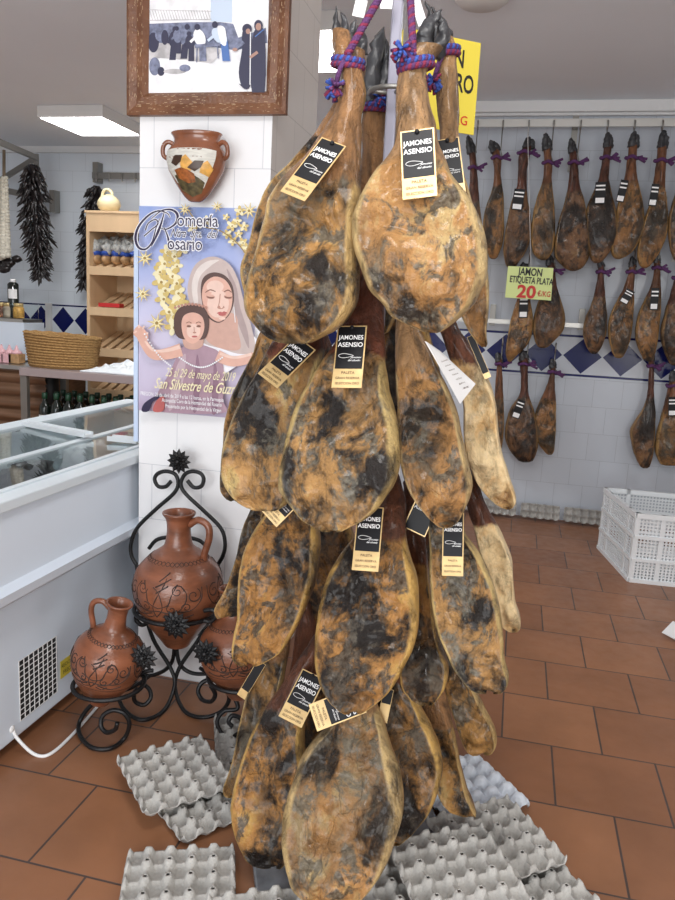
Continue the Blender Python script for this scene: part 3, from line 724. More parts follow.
ham([(480,402,412),(510,404,420),(540,405,425),(570,407,428),(600,406,432),(640,404,440),(665,400,449),(685,403,446),(697,412,438),(705,422,432)],
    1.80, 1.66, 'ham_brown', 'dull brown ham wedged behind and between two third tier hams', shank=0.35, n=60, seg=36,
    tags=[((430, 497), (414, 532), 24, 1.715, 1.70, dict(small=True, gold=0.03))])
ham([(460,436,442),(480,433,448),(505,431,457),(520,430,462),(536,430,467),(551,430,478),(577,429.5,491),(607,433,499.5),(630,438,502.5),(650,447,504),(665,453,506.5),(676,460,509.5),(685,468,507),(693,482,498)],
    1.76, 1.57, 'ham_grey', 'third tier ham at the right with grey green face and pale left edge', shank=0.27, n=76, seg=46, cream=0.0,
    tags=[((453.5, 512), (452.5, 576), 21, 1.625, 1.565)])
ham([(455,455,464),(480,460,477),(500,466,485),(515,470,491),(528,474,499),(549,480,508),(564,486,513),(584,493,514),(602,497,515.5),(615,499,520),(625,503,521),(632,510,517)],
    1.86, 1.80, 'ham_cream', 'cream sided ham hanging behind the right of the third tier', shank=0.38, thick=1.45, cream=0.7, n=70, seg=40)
# --- tier 4
ham([(640,352,358),(665,348,364),(690,344,372),(708,340,378),(724,330,384),(738,315,388),(754,303,393),(775,295,400),(800,288,403),(821,285,401.5),(847,286,393),(865,290,385),(880,295,375),(892,305,363),(901,321,345)],
    1.72, 1.47, 'ham_tan', 'lowest ham at the front of the column, rounded face almost touching the trays', shank=0.24,
    tags=[((362, 699), (313, 718), 26, 1.585, 1.555, dict(pin=False))])
ham([(630,318,324),(650,304,320),(672,290,312),(690,278,308),(705,267,306),(722,258,304),(739,250,304),(765,241,306),(791,234,306),(812,234,303),(836,240,298),(854,251,292),(866,267,282)],
    1.78, 1.60, 'ham_brown', 'bottom tier ham on the left with a slanting gold footed tag', shank=0.32, n=76, seg=46,
    tags=[((314, 674), (290, 722), 25, 1.70, 1.62)])
ham([(600,285,292),(630,275,292),(655,266,288),(671,260,285),(687,250,282),(705,245,278),(727,240,270),(750,236,262),(770,230,255),(787,225,243),(797,227,235)],
    1.86, 1.76, 'ham_gold', 'narrow ham behind the bottom left one, nearest the iron stand', shank=0.3, n=50, seg=32,
    tags=[((262, 662), (241, 697), 9, 1.80, 1.79, dict(small=True, text_on=False, gold=0.2, pin=False))])
ham([(600,385,392),(640,384,398),(670,380,405),(690,376,412),(706,376,420),(728,376,432),(758,376,442),(784,374,440),(806,374,432),(824,378,418),(839,388,404),(845,393,398)],
    1.80, 1.64, 'ham_brown', 'bottom tier ham just right of the lowest front ham, yellow right rim', shank=0.32, n=70, seg=40,
    tags=[((389, 689), (382, 722), 10, 1.70, 1.66, dict(small=True, text_on=False, gold=0.55, pin=False))])
ham([(650,425,432),(680,421,440),(700,421,447),(720,424,452),(748,430,458),(770,434,462),(790,438,467),(806,450,474),(815,465,477)],
    1.88, 1.80, 'ham_gold', 'slender ham with reddish shank pointing down to the white tray', shank=0.45, n=60, seg=34)
ham([(600,440,446),(630,438,450),(655,438,458),(672,442,464),(690,446,475),(710,452,486),(725,457,494),(738,461,497),(747,466,495),(754,475,488)],
    1.96, 1.92, 'ham_gold', 'small yellow and black ham at the right of the bottom tier', shank=0.2, n=56, seg=34)
# --- rear hams glimpsed in the dark gaps of the column
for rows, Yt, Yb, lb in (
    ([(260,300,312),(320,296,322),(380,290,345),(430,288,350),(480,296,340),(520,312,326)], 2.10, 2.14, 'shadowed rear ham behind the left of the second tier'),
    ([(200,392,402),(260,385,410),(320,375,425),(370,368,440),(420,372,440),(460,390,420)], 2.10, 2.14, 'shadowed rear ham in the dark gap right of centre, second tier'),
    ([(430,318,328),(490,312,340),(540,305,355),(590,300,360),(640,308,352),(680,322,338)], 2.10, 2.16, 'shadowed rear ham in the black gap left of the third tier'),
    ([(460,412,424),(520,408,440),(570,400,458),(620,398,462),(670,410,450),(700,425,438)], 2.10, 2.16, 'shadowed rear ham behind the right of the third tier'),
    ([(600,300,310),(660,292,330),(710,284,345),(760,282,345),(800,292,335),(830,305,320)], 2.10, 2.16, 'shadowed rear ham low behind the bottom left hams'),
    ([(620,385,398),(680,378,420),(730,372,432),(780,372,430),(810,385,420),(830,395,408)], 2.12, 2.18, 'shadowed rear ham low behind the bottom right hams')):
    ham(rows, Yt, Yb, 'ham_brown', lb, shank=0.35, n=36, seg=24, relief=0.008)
# rack column
rk = thing('ham_rack', 'steel and clear plastic column the front hams hang from', 'rack', (-0.31, 1.90, 0))
ptop = Vector((-0.343, 1.90, 0.03))
MB().box((-0.362, 1.885, 0.03), (-0.336, 1.915, 2.42)).build('post', 'post', rk, bevel=0.004)
MB().box((-0.334, 1.888, 1.70), (-0.318, 1.912, 2.42)).build('guard_strip', 'plastic_clear', rk, 'clear plastic strip')
for z in (0.78, 1.12, 1.50, 1.97):
    mb = MB(); mb.tube([Vector((-0.345 + 0.06 * math.cos(a), 1.90 + 0.06 * math.sin(a), z)) for a in [2 * PI * i / 36 for i in range(36)]], 0.006, 8, True)
    for k in range(4):
        a = k * PI / 2 + 0.4; mb.tube([Vector((-0.345, 1.90, z)), Vector((-0.345 + 0.06 * math.cos(a), 1.90 + 0.06 * math.sin(a), z))], 0.005, 8)
    mb.build('ring', 'steel_dull', rk)
mx = Matrix.Translation((-0.36, 1.88, 0)) @ Matrix.Rotation(R(24), 4, 'Z')
MB().box((-0.27, -0.25, 0.0), (0.27, 0.25, 0.026), mx=mx).build('base_plate', 'grey_stone', rk, 'polished grey base plate', bevel=0.006)
mb = MB()
for k in range(4):
    a = k * PI / 2 + R(24) + PI / 4
    mb.tube([Vector((-0.36, 1.89, 0.06)), Vector((-0.36 + 0.24 * math.cos(a), 1.89 + 0.24 * math.sin(a), 0.04))], 0.014, 10)
mb.build('foot_bars', 'steel_dull', rk)
# curled paper ticket between second tier hams
wt = MB()
q = [W(424.5, 341, 1.60), W(427, 342, 1.60), W(440, 351, 1.63), W(475.5, 384, 1.70), W(460, 404, 1.66), W(447, 380, 1.63)]
wt.add([*q, *[p_ + Vector((0.0003, 0.0012, 0)) for p_ in q]], [(0, 1, 2, 3, 4, 5), (11, 10, 9, 8, 7, 6)] + [(i, (i + 1) % 6, (i + 1) % 6 + 6, i + 6) for i in range(6)])
wto = tag(wt.build('paper_ticket', 'paper'), 'white printed paper ticket sticking out beside the pear shaped ham', 'ticket')
fm, wd, L = quad_map((443, 357), (464, 390), 18, 1.622, 1.672)
tx = MB()
for i in range(7):
    text(tx, ('Lote', 'Jamones Asensio', 'Peso', 'Paleta', 'curado', 'origen', 'kg')[i], 0.006, (0, L * (0.92 - 0.14 * i)), fm, 0.003, 0, fit=wd * (0.35 + 0.07 * i))
ORG[wto.name] = Vector((0, 0, 0))
tx.build('lettering', 'ink_dark', wto)
# the yellow price card behind the column
P0, P1 = Vector((-0.335, 2.0, 0)), Vector((-0.166, 2.12, 0))
zt, zb = 2.150, 1.925
ud = (P1 - P0).normalized(); nn = Vector((ud.y, -ud.x, 0)); wdt = (P1 - P0).length
def ymap(a, b, o=0.0): return P0 + ud * (a + wdt / 2) + Vector((0, 0, zb + b)) + nn * o
ys = thing('price_card', 'yellow price card with black capitals behind the top right ham', 'sign', (P0 + P1) / 2 + Vector((0, 0, zb)))
mb = MB()
vs = [ymap(a, b, o) for o in (-0.003, 0) for a, b in ((-wdt / 2, 0), (wdt / 2, 0), (wdt / 2, zt - zb), (-wdt / 2, zt - zb))]
mb.add(vs, [(0, 3, 2, 1), (4, 5, 6, 7), (0, 1, 5, 4), (1, 2, 6, 5), (2, 3, 7, 6), (3, 0, 4, 7)])
yb = mb.build('card', 'yellow', ys)
tx = MB()
text(tx, 'JAMON', 0.060, (-0.008, 0.176), ymap, 0.001, 0, 0.02, fit=0.135)
text(tx, 'ORO', 0.062, (0.048, 0.118), ymap, 0.001, 0, 0.02, fit=0.086)
text(tx, '€/KG', 0.032, (0.045, 0.030), ymap, 0.001, 1, 0.01)
tx.build('lettering', ['ink_black', 'ink_red'], ys)

# ================================================================== WALL HAMS
GW = 'cured hams hung along the back wall'
YW = 5.46
def stripe_tag(root, top, bot, wpx, Y):
    f, wd, L = quad_map(top, bot, wpx, Y, Y)
    mb = MB(); h = wd / 2
    def slab(a0, b0, a1, b1, o0, o1, mi):
        vs = [f(a0, b0, o0), f(a1, b0, o0), f(a1, b1, o0), f(a0, b1, o0), f(a0, b0, o1), f(a1, b0, o1), f(a1, b1, o1), f(a0, b1, o1)]
        mb.add(vs, [(0, 3, 2, 1), (4, 5, 6, 7), (0, 1, 5, 4), (1, 2, 6, 5), (2, 3, 7, 6), (3, 0, 4, 7)], mi)
    slab(-h, 0, h, L, 0, 0.002, 0)
    for b0 in (0.80, 0.62): slab(-h * 0.85, L * b0, h * 0.85, L * (b0 + 0.07), 0.002, 0.003, 1)
    slab(-h * 0.8, L * 0.05, h * 0.8, L * 0.28, 0.002, 0.003, 1)
    mb.build('label_tag', ['tagblack', 'ink_white'], root)
def wall_ham(rows, label, m='ham_wall', tg=None, hook=123, Y=YW, shank=0.42, hoof=True, hx=None):
    hy = rows[0][0] + (rows[2][0] - rows[0][0]) * 0.45
    t = ham(rows, Y, Y, m, label, hoof=hy if hoof else None, n=40, seg=26, relief=0.008, shank=shank, group=GW)
    cx = (rows[1][1] + rows[1][2]) / 2
    r = rows[2]; c = W((r[1] + r[2]) / 2, r[0] - 2, Y); rad = (W(r[2], r[0], Y) - W(r[1], r[0], Y)).length / 2 + 0.008
    mb = MB()
    mb.tube([c + Vector((rad * math.cos(a), rad * math.sin(a), 0.006 * math.sin(3 * a))) for a in [2 * PI * i / 16 for i in range(16)]], 0.011, 6, True)
    for k in range(4):
        a = HS[0] * 1.7 + k; mb.tube([c + Vector((rad, -0.01, 0)), c + Vector((rad + 0.03 + 0.01 * k, -0.02, 0.03 * math.sin(a)))], 0.009, 5)
    mb.build('rope', 'rope_p', t)
    # steel S hook and cord up to the rail
    hx_ = hx if hx is not None else r[2] + 1
    top = W(hx_, hook, Y)
    mb = MB(); mb.tube([c + Vector((rad, 0, 0)), Vector((top.x, Y, c.z + 0.05)), Vector((top.x, Y, top.z - 0.04))], 0.004, 6)
    mb.tube([Vector((top.x, Y + 0.026 * math.sin(a) + 0.01, top.z - 0.012 + 0.030 * math.cos(a))) for a in [R(-150 + 20 * i) for i in range(16)]], 0.005, 6)
    mb.build('hook', 'steel_dull', t, 'steel hook')
    if tg: stripe_tag(t, *tg, Y - 0.075)
    return t
top_row = [
 ([(135,466,471),(150,468,475),(170,470,477),(207,468,480),(240,464,484),(275,462,484),(296,468,477)], 'wall ham leftmost on the top rail, mostly behind the column', 'ham_wall_d', None, 478),
 ([(140,490,493),(148,491,499),(160,493,501),(175,494,501),(190,492,503),(210,485,504),(230,483,504),(245,485,502),(259,490,497)], 'golden wall ham, first one clear of the column on the top rail', 'ham_wall', None, 503),
 ([(137,528,533),(145,524,533),(155,519,530),(170,518,527),(187,517,527),(200,512,528),(217,508,531),(233,505,531),(250,503,527),(262,505,519),(269,508,514)], 'top rail wall ham hanging directly above the lime price card, striped tag on shank', 'ham_wall_d', ((520, 189), (516.5, 210), 11), 529),
 ([(133,543,550),(145,543,551),(165,544,552),(183,542,552),(200,536,554),(220,532,555),(240,531,555),(253,533,552),(260,539,547)], 'plain brown wall ham right of the one above the lime sign', 'ham_wall', None, 554),
 ([(138,569,574),(150,569,576),(165,570,578),(185,568,580),(200,565,584),(220,559,588),(240,555,590),(257,555,589),(266,562,584),(271,568,578)], 'wide dark faced wall ham hanging next to the rail bracket', 'ham_wall_d', None, 581),
 ([(132,606,612),(145,604,612),(160,602,610),(178,599,609),(190,594,611),(207,587,615),(227,585,618),(243,587,615),(257,590,606),(263,593,601)], 'broad wall ham with square black and white tag high on its shank', 'ham_wall_d', ((601, 182), (599.5, 204), 11), 608),
 ([(131,632,639),(145,629,638),(160,627,636),(175,625,637),(190,621,640),(207,617,643),(227,615,644),(243,611,638),(252,611,632),(259,614,622)], 'smooth amber wall ham with tilted tag, just right of the broad square tagged one', 'ham_wall', ((625, 180), (619.5, 202), 8), 635),
 ([(130,662,668),(145,658,667),(163,656,666),(185,653,665),(205,649,667),(225,642,668),(243,638,664),(258,637,656),(268,641,648)], 'wall ham with orange lower end nearest the right edge on the top rail', 'ham_wall', ((656, 184), (652, 206), 8), 663),
 ([(130,684,690),(145,684,692),(160,684,692),(190,676,694),(220,668,696),(245,669,690),(261,674,684)], 'wall ham cut off by the right edge on the top rail', 'ham_wall_d', None, 690)]
for r_, lb, m_, tg, hx in top_row: wall_ham(r_, lb, m_, tg, 123, YW, 0.40, hx=hx)
YW2 = 5.50
mid_row = [
 ([(262,521,527),(270,521,529),(280,519,529),(292,519,530),(305,515,531),(318,511,533),(334,508,532),(347,506,526),(355,506,517),(362,508,511)], 'middle row wall ham directly under the lime sign', 'ham_wall', ((524, 296), (523, 318), 9), 'ham_wall'),
 ([(254,546,552),(262,547,554),(272,547,555),(285,545,557),(300,539,561),(316,534,565),(331,533,563),(341,535,554),(348,539,547)], 'middle row wall ham just right of the lime sign', 'ham_wall_d', None, None),
 ([(256,597,602),(264,598,604),(274,598,604),(290,595,605),(305,591,606),(318,585,607),(334,583,606),(346,586,602),(354,591,597)], 'middle row wall ham standing alone left of the striped tag pair', 'ham_wall_d', None, None),
 ([(256,630,636),(264,629,636),(274,628,635),(287,624,634),(300,617,634),(318,609,633),(336,608,631),(349,611,627),(358,615,622)], 'middle row wall ham with slanted striped tag', 'ham_wall', ((631, 290), (623, 303), 9), None),
 ([(252,655,660),(260,654,660),(270,654,660),(288,650,661),(302,643,661),(318,637,660),(336,635,658),(348,638,656),(361,644,653)], 'middle row wall ham with upright striped tag', 'ham_wall', ((655.5, 288), (653.5, 310), 8), None),
 ([(262,676,680),(270,676,682),(280,674,683),(295,670,686),(310,665,692),(335,660,695),(352,664,688),(365,670,680)], 'middle row wall ham cut off by the right edge', 'ham_wall_d', None, None)]
for r_, lb, m_, tg, _ in mid_row: wall_ham(r_, lb, m_, tg, r_[0][0] - 10, YW2, 0.40)
low_row = [
 ([(352,495,502),(358,496,502),(366,497,502),(388,495,503),(410,494,504),(440,490,503),(461,492,499)], 'bottom row wall ham mostly behind the cream sided ham', 'ham_wall', None),
 ([(350,520,527),(356,520,528),(366,520,528),(380,521,528),(395,519,529),(407,511,533),(422,506,537),(438,505,538),(452,511,537),(462,520,532)], 'dark round wall ham hanging lowest at the left of the back wall', 'ham_wall_d', ((522, 400), (515, 418), 8)),
 ([(358,549,556),(364,550,556),(374,550,555),(388,546,555),(400,540,556),(415,535,556),(430,535,556),(443,538,555),(451,544,554),(455,548,552)], 'slim olive brown wall ham beside the dark round lowest one', 'ham_wall', None),
 ([(350,648,653),(358,648,654),(368,649,654),(395,647,654),(408,643,655),(420,635,655),(430,630,655),(447,632,654),(459,636,652),(468,641,649)], 'rough dark wall ham hanging lowest above the white crate', 'ham_wall_d', None),
 ([(370,671,676),(378,670,678),(388,668,679),(400,665,682),(415,661,686),(435,656,690),(452,655,688),(465,660,680)], 'bottom row wall ham at the right edge with striped tag', 'ham_wall', ((672.5, 397), (672, 416), 8))]
for r_, lb, m_, tg in low_row: wall_ham(r_, lb, m_, tg, r_[0][0] - 12, 5.53, 0.42)
def rail(z, x0, x1, Y, label, bx, hh=0.022, dn=0.28):
    t = thing('hanging_rail', label, 'rail', ((x0 + x1) / 2, Y, z), 'steel hanging rails on the back wall')
    MB().box((x0, Y + 0.005, z - hh), (x1, Y + 0.022, z + hh * 1.25)).build('bar', 'galv', t)
    for x in bx:
        mb = MB(); mb.box((x - 0.02, 5.628, z - dn), (x + 0.02, 5.649, z + 0.12)); mb.box((x - 0.015, Y + 0.022, z - 0.01), (x + 0.015, 5.63, z + 0.02))
        mb.build('bracket', 'steel_dull', t)
zr = W(600, 123, YW + 0.02).z
rail(zr, -0.75, 2.6, YW + 0.012, 'long flat steel rail with hooks along the top of the tiled wall', (0.24, 1.6))
rail(W(600, 256, 5.56).z, 0.95, 2.6, 5.56, 'second steel rail hidden behind the middle row of wall hams', (1.5,))
rail(W(545, 324, 5.58).z, -0.55, 0.5, 5.58, 'short steel rail just above the blue diamond tile band', (-0.2, 0.42), 0.014, 0.03)
# lime sign
def pmap(Y, cx, cy):
    c = W(cx, cy, Y)
    return lambda a, b, o=0.0: c + Vector((a, -o, b))
gs = thing('price_card', 'pale lime price card hung on the back wall hams', 'sign', W(530, 300, 5.34))
cs = [W(508, 266, 5.34), W(553.5, 268, 5.34), W(551, 300.5, 5.34), W(505, 297.5, 5.34)]
mb = MB(); mb.add(cs + [p_ + Vector((0, 0.004, 0)) for p_ in cs], [(0, 3, 2, 1), (4, 5, 6, 7), (0, 1, 5, 4), (1, 2, 6, 5), (2, 3, 7, 6), (3, 0, 4, 7)])
gc = mb.build('card', 'lime', gs)
gm = pmap(5.34, 529.5, 283)
tilt = -0.035
tx = MB()
text(tx, 'JAMON', 0.070, (0.0, 0.070), gm, 0.003, 0, 0.025, fit=0.16, rot=tilt)
text(tx, 'ETIQUETA PLATA', 0.06, (0.01, 0.015), gm, 0.003, 0, 0.02, fit=0.285, rot=tilt)
text(tx, '20', 0.115, (-0.015, -0.063), gm, 0.003, 1, 0.035, fit=0.125, rot=tilt)
text(tx, '€/KG', 0.05, (0.102, -0.070), gm, 0.003, 1, 0.015, fit=0.085, rot=tilt)
tx.build('lettering', ['ink_black', 'ink_red'], gs)

mb = MB(); mb.tube([W(531, 267, 5.345), Vector((W(529, 123, 5.4).x, 5.40, zr - 0.1)), Vector((W(529, 123, 5.46).x, 5.462, zr))], 0.0018, 5); mb.build('hanging_cord', 'paper', gs)
# ================================================================== FRAMED PHOTO
YP = 2.511
fr = thing('framed_photograph', 'large photograph in a flecked brown frame high on the pillar', 'picture', (-1.1, YP, 2.07))
fx0, fx1, fz0, fz1 = -1.379, -0.808, 2.072, 2.60
bw = 0.074
prof = [(0.0, 0.006), (0.0, 0.030), (0.012, 0.036), (0.035, 0.026), (0.058, 0.030), (0.066, 0.022), (bw, 0.014), (bw, 0.006)]
mb = MB(); vs, fs = [], []
for (ins, h_) in prof:
    for cx, cz in ((fx0 + ins, fz0 + ins), (fx1 - ins, fz0 + ins), (fx1 - ins, fz1 - ins), (fx0 + ins, fz1 - ins)):
        vs.append((cx, YP - h_, cz))
for i in range(len(prof)):
    for j in range(4):
        a = i * 4 + j; b_ = i * 4 + (j + 1) % 4; k = (i + 1) % len(prof)
        fs.append((a, b_, k * 4 + (j + 1) % 4, k * 4 + j))
mb.add(vs, fs)
frm = mb.build('frame', 'frame_wood', fr)
rnd = random.Random(5); mb = MB()
for i in range(420):
    side = rnd.choice('lrb'); ins = rnd.uniform(0.004, bw - 0.008); y_ = YP - interp(prof[1:7], ins) - 0.0006
    ln = rnd.uniform(0.003, 0.013); th = rnd.uniform(0.0005, 0.0013); sk = rnd.uniform(-0.3, 0.3) * ln
    if side == 'b': x = rnd.uniform(fx0 + ins, fx1 - ins); z = fz0 + ins; q = [(x, y_, z), (x + ln, y_, z + sk * .3), (x + ln, y_, z + th + sk * .3), (x, y_, z + th)]
    else:
        z = rnd.uniform(fz0 + ins, fz1 - ins); x = fx0 + ins if side == 'l' else fx1 - ins
        q = [(x, y_, z), (x + th, y_, z), (x + th + sk * .3, y_, z + ln), (x + sk * .3, y_, z + ln)]
    mb.poly(q)
mb.build('flecks', 'frame_fleck', frm)
# ---- flat printed pictures: layered shapes drawn on the print, at its own plane
def pm(name, c, rough=0.4, var=0.0, vs_=20):
    M[name] = mat(name, c, rough, var=var, vscale=vs_)
pm('ph_sky', (0.62, 0.72, 0.86)); pm('ph_white', (0.90, 0.90, 0.92), 0.3, 0.08, 25); pm('ph_dark', (0.05, 0.05, 0.09)); pm('ph_mid', (0.20, 0.22, 0.32), 0.4, 0.35, 60)
pm('ph_blue', (0.10, 0.20, 0.48)); pm('ph_ground', (0.55, 0.53, 0.54), 0.4, 0.25, 30); pm('ph_skin', (0.45, 0.27, 0.22)); pm('ph_green', (0.16, 0.20, 0.14), 0.4, 0.5, 60)
class Print:
    def __init__(s, Y, mats, px): s.Y = Y; s.mb = MB(); s.mats = mats; s.k = 0; s.px = px
    def P(s, x, y):
        q = s.px(x, y); return W(q[0], q[1], s.Y - 0.0) + Vector((0, -0.00012 * s.k, 0))
    def poly(s, pts, m, smooth=0):
        s.k += 1
        if smooth: pts = [tuple(p_) for p_ in spline([Vector((a, b, 0)) for a, b in pts], smooth, True)]
        s.mb.add([s.P(p_[0], p_[1]) for p_ in pts][::-1], [tuple(range(len(pts)))], s.mats.index(m))
    def ell(s, cx, cy, rx, ry, m, rot=0, n=22):
        c, d = math.cos(R(rot)), math.sin(R(rot))
        s.poly([(cx + rx * math.cos(a) * c - ry * math.sin(a) * d, cy + rx * math.cos(a) * d + ry * math.sin(a) * c) for a in [2 * PI * i / n for i in range(n)]], m)
    def line(s, pts, wd, m, smooth=6, taper=False):
        s.k += 1
        P_ = spline([Vector((a, b, 0)) for a, b in pts], smooth) if smooth and len(pts) > 2 else [Vector((a, b, 0)) for a, b in pts]
        L_, R2 = [], []
        for i, p_ in enumerate(P_):
            d = (P_[min(i + 1, len(P_) - 1)] - P_[max(i - 1, 0)])
            d = d.normalized() if d.length > 0 else Vector((1, 0, 0)); n = Vector((-d.y, d.x, 0))
            ww = wd(i / (len(P_) - 1)) if callable(wd) else wd
            L_.append(p_ + n * ww / 2); R2.append(p_ - n * ww / 2)
        vs = [s.P(p_.x, p_.y) for p_ in L_ + R2]; k = len(P_)
        s.mb.add(vs, [(i + 1, i, i + k, i + k + 1) for i in range(k - 1)], s.mats.index(m))
    def star(s, cx, cy, r, m, n=8, ri=0.35, rot=0):
        s.poly([(cx + (r if i % 2 == 0 else r * ri) * math.cos(PI * i / n + rot), cy + (r if i % 2 == 0 else r * ri) * math.sin(PI * i / n + rot)) for i in range(2 * n)], m)
Yph = YP - 0.010
pr = Print(Yph, ['ph_white', 'ph_sky', 'ph_dark', 'ph_mid', 'ph_blue', 'ph_ground', 'ph_skin', 'ph_green'], lambda x, y: (125 + .2519 * x, .2519 * y))
pr.poly([(85, -420), (570, -420), (570, 388), (85, 392)], 'ph_white')
pr.poly([(85, -420), (570, -420), (570, 60), (430, 30), (85, 40)], 'ph_white')
pr.poly([(340, -300), (430, -300), (425, 90), (340, 85)], 'ph_sky')
pr.poly([(85, 95), (260, 88), (380, 88), (430, 95), (450, 150), (560, 110), (566, 170), (440, 200), (300, 180), (85, 190)], 'ph_mid')
for i in range(22): pr.line([(98 + i * 11, 42), (110 + i * 11, 80)], 2.2, 'ph_ground', 0)
pr.line([(92, 82), (345, 78)], 3, 'ph_ground', 0); pr.line([(92, 40), (345, 46)], 2, 'ph_ground', 0)
pr.poly([(85, 185), (200, 175), (300, 185), (380, 200), (330, 260), (200, 300), (85, 310)], 'ph_ground', 5)
pr.poly([(85, 250), (240, 240), (560, 300), (566, 385), (85, 388)], 'ph_white', 4)
for cx, cy, rx, ry, m_ in ((115, 170, 22, 40, 'ph_dark'), (140, 140, 18, 26, 'ph_mid'), (160, 150, 14, 30, 'ph_dark'), (120, 265, 22, 36, 'ph_mid'), (145, 285, 14, 18, 'ph_dark'), (200, 285, 45, 10, 'ph_ground'), (240, 272, 22, 14, 'ph_mid')): pr.ell(cx, cy, rx, ry, m_)
def man(x, y, h_, lean, body, legs, hat='ph_dark'):
    pr.poly([(x - h_ * .09, y), (x + h_ * .10, y), (x + h_ * .12 + lean * .3, y - h_ * .5), (x - h_ * .06 + lean * .3, y - h_ * .5)], legs)
    pr.ell(x + lean * .6, y - h_ * .62, h_ * .15, h_ * .24, body, lean * .9)
    pr.line([(x + lean * .7, y - h_ * .72), (x + lean * .9 - h_ * .2, y - h_ * .5)], h_ * .07, body, 0)
    pr.ell(x + lean * 1.0, y - h_ * .90, h_ * .07, h_ * .085, hat)
man(190, 240, 135, 10, 'ph_dark', 'ph_dark'); man(235, 235, 140, 14, 'ph_mid', 'ph_dark'); man(265, 245, 120, -8, 'ph_dark', 'ph_dark'); man(312, 245, 150, -22, 'ph_white', 'ph_mid')
man(215, 215, 110, -6, 'ph_mid', 'ph_dark'); man(405, 245, 160, -45, 'ph_sky', 'ph_blue')
pr.poly([(370, 110), (400, 115), (405, 180), (385, 175)], 'ph_white', 4)
pr.poly([(280, 180), (380, 172), (382, 186), (282, 194)], 'ph_mid'); pr.line([(290, 190), (288, 250)], 5, 'ph_mid', 0); pr.line([(370, 185), (374, 235)], 5, 'ph_mid', 0)
pr.poly([(470, 130), (500, 128), (508, 240), (500, 345), (470, 350), (455, 290), (468, 200)], 'ph_dark', 4); pr.ell(488, 118, 19, 20, 'ph_dark'); pr.ell(492, 128, 9, 11, 'ph_skin')
pr.line([(475, 170), (440, 200)], 14, 'ph_mid', 0); pr.ell(440, 200, 10, 7, 'ph_skin')
pr.poly([(515, 130), (556, 125), (558, 375), (508, 370), (505, 250)], 'ph_dark', 3); pr.ell(533, 105, 17, 22, 'ph_dark'); pr.ell(533, 110, 11, 15, 'ph_skin')
pr.line([(520, 150), (555, 120)], 4, 'ph_blue', 0); pr.line([(502, 130), (500, 340)], 4, 'ph_white', 0); pr.line([(530, 210), (500, 232)], 12, 'ph_skin', 0)
pr.poly([(480, 345), (455, 335), (470, 350)], 'ph_dark')
back = MB(); back.box((fx0 + 0.07, YP - 0.009, fz0 + 0.07), (fx1 - 0.07, YP - 0.002, fz1 - 0.07)); back.build('backing', 'paper', fr)
pr.mb.build('printed_photo', pr.mats, fr, 'faded photograph of villagers at work in a yard')

# ================================================================== POSTER
def poster_bg():
    m, t, b = nt('poster_print')
    tc = t.nodes.new('ShaderNodeTexCoord'); sp = t.nodes.new('ShaderNodeSeparateXYZ'); t.links.new(tc.outputs['Object'], sp.inputs[0])
    g = math_(t, 'DIVIDE', sp.outputs[2], 0.85)
    c = ramp(t, g, [(0.0, (0.30, 0.20, 0.34)), (0.22, (0.56, 0.47, 0.62)), (0.5, (0.64, 0.61, 0.78)), (0.75, (0.40, 0.46, 0.74)), (1.0, (0.27, 0.36, 0.66))])
    n = tnoise(t, tc.outputs['Object'], 6, 3)
    c = mixc(t, ramp(t, n, [(0.45, 0.0), (0.75, 0.5)]), c, (0.66, 0.64, 0.78))
    t.links.new(c, b.inputs['Base Color']); b.inputs['Roughness'].default_value = 0.3
    return m
M['poster_bg'] = poster_bg()
pcol = dict(po_gold=(0.66, 0.50, 0.18), po_goldl=(0.86, 0.78, 0.50), po_goldd=(0.36, 0.24, 0.07), po_veil=(0.56, 0.45, 0.42), po_veild=(0.40, 0.30, 0.29), po_veill=(0.74, 0.66, 0.62), po_skin=(0.72, 0.42, 0.33), po_skinl=(0.82, 0.58, 0.49), po_skind=(0.50, 0.25, 0.19),
            po_hair=(0.10, 0.05, 0.04), po_lip=(0.48, 0.12, 0.11), po_robe=(0.40, 0.26, 0.32), po_robed=(0.27, 0.15, 0.21), po_robel=(0.54, 0.40, 0.45), po_white=(0.86, 0.85, 0.90), po_ink=(0.03, 0.02, 0.06), po_inkw=(0.85, 0.85, 0.88), po_brow=(0.22, 0.10, 0.07), po_neck=(0.60, 0.36, 0.29))
for k_, c_ in pcol.items(): pm(k_, c_, 0.32, 0.05, 30)
Ypo = YP - 0.004
ps = thing('pilgrimage_poster', 'tall lilac poster of a veiled woman and child on the pillar', 'poster', (-1.17, YP, 0.93))
c4 = [W(140, 206, Ypo), W(140, 410, Ypo), W(262, 420, Ypo), W(262, 208, Ypo)]
x0, x1 = -1.345, -0.90
zt_, zb_ = c4[0].z, c4[1].z
MB().box((x0, Ypo, zb_), (x1, YP - 0.0005, zt_)).build('sheet', 'poster_bg', ps)
MB().box((-1.364, YP - 0.006, 0.93), (-1.347, YP + 0.02, 1.655)).build('side_board', mat('pale_blue_board', (0.55, 0.66, 0.85), 0.4), ps, 'pale blue side strip')
keys = list(pcol)
pp = Print(Ypo, keys, lambda x, y: (130 + .2836 * x, 195 + .2833 * y))
def gold_scroll(cx, cy, r, rot=0):
    for k in range(5):
        a = rot + k * 1.256; pp.ell(cx + r * .55 * math.cos(a), cy + r * .55 * math.sin(a), r * .46, r * .30, ('po_gold', 'po_goldl')[k % 2], math.degrees(a))
    pp.ell(cx, cy, r * .34, r * .34, 'po_goldl'); pp.ell(cx + r * .1, cy + r * .1, r * .16, r * .16, 'po_goldd')
rnd = random.Random(3)
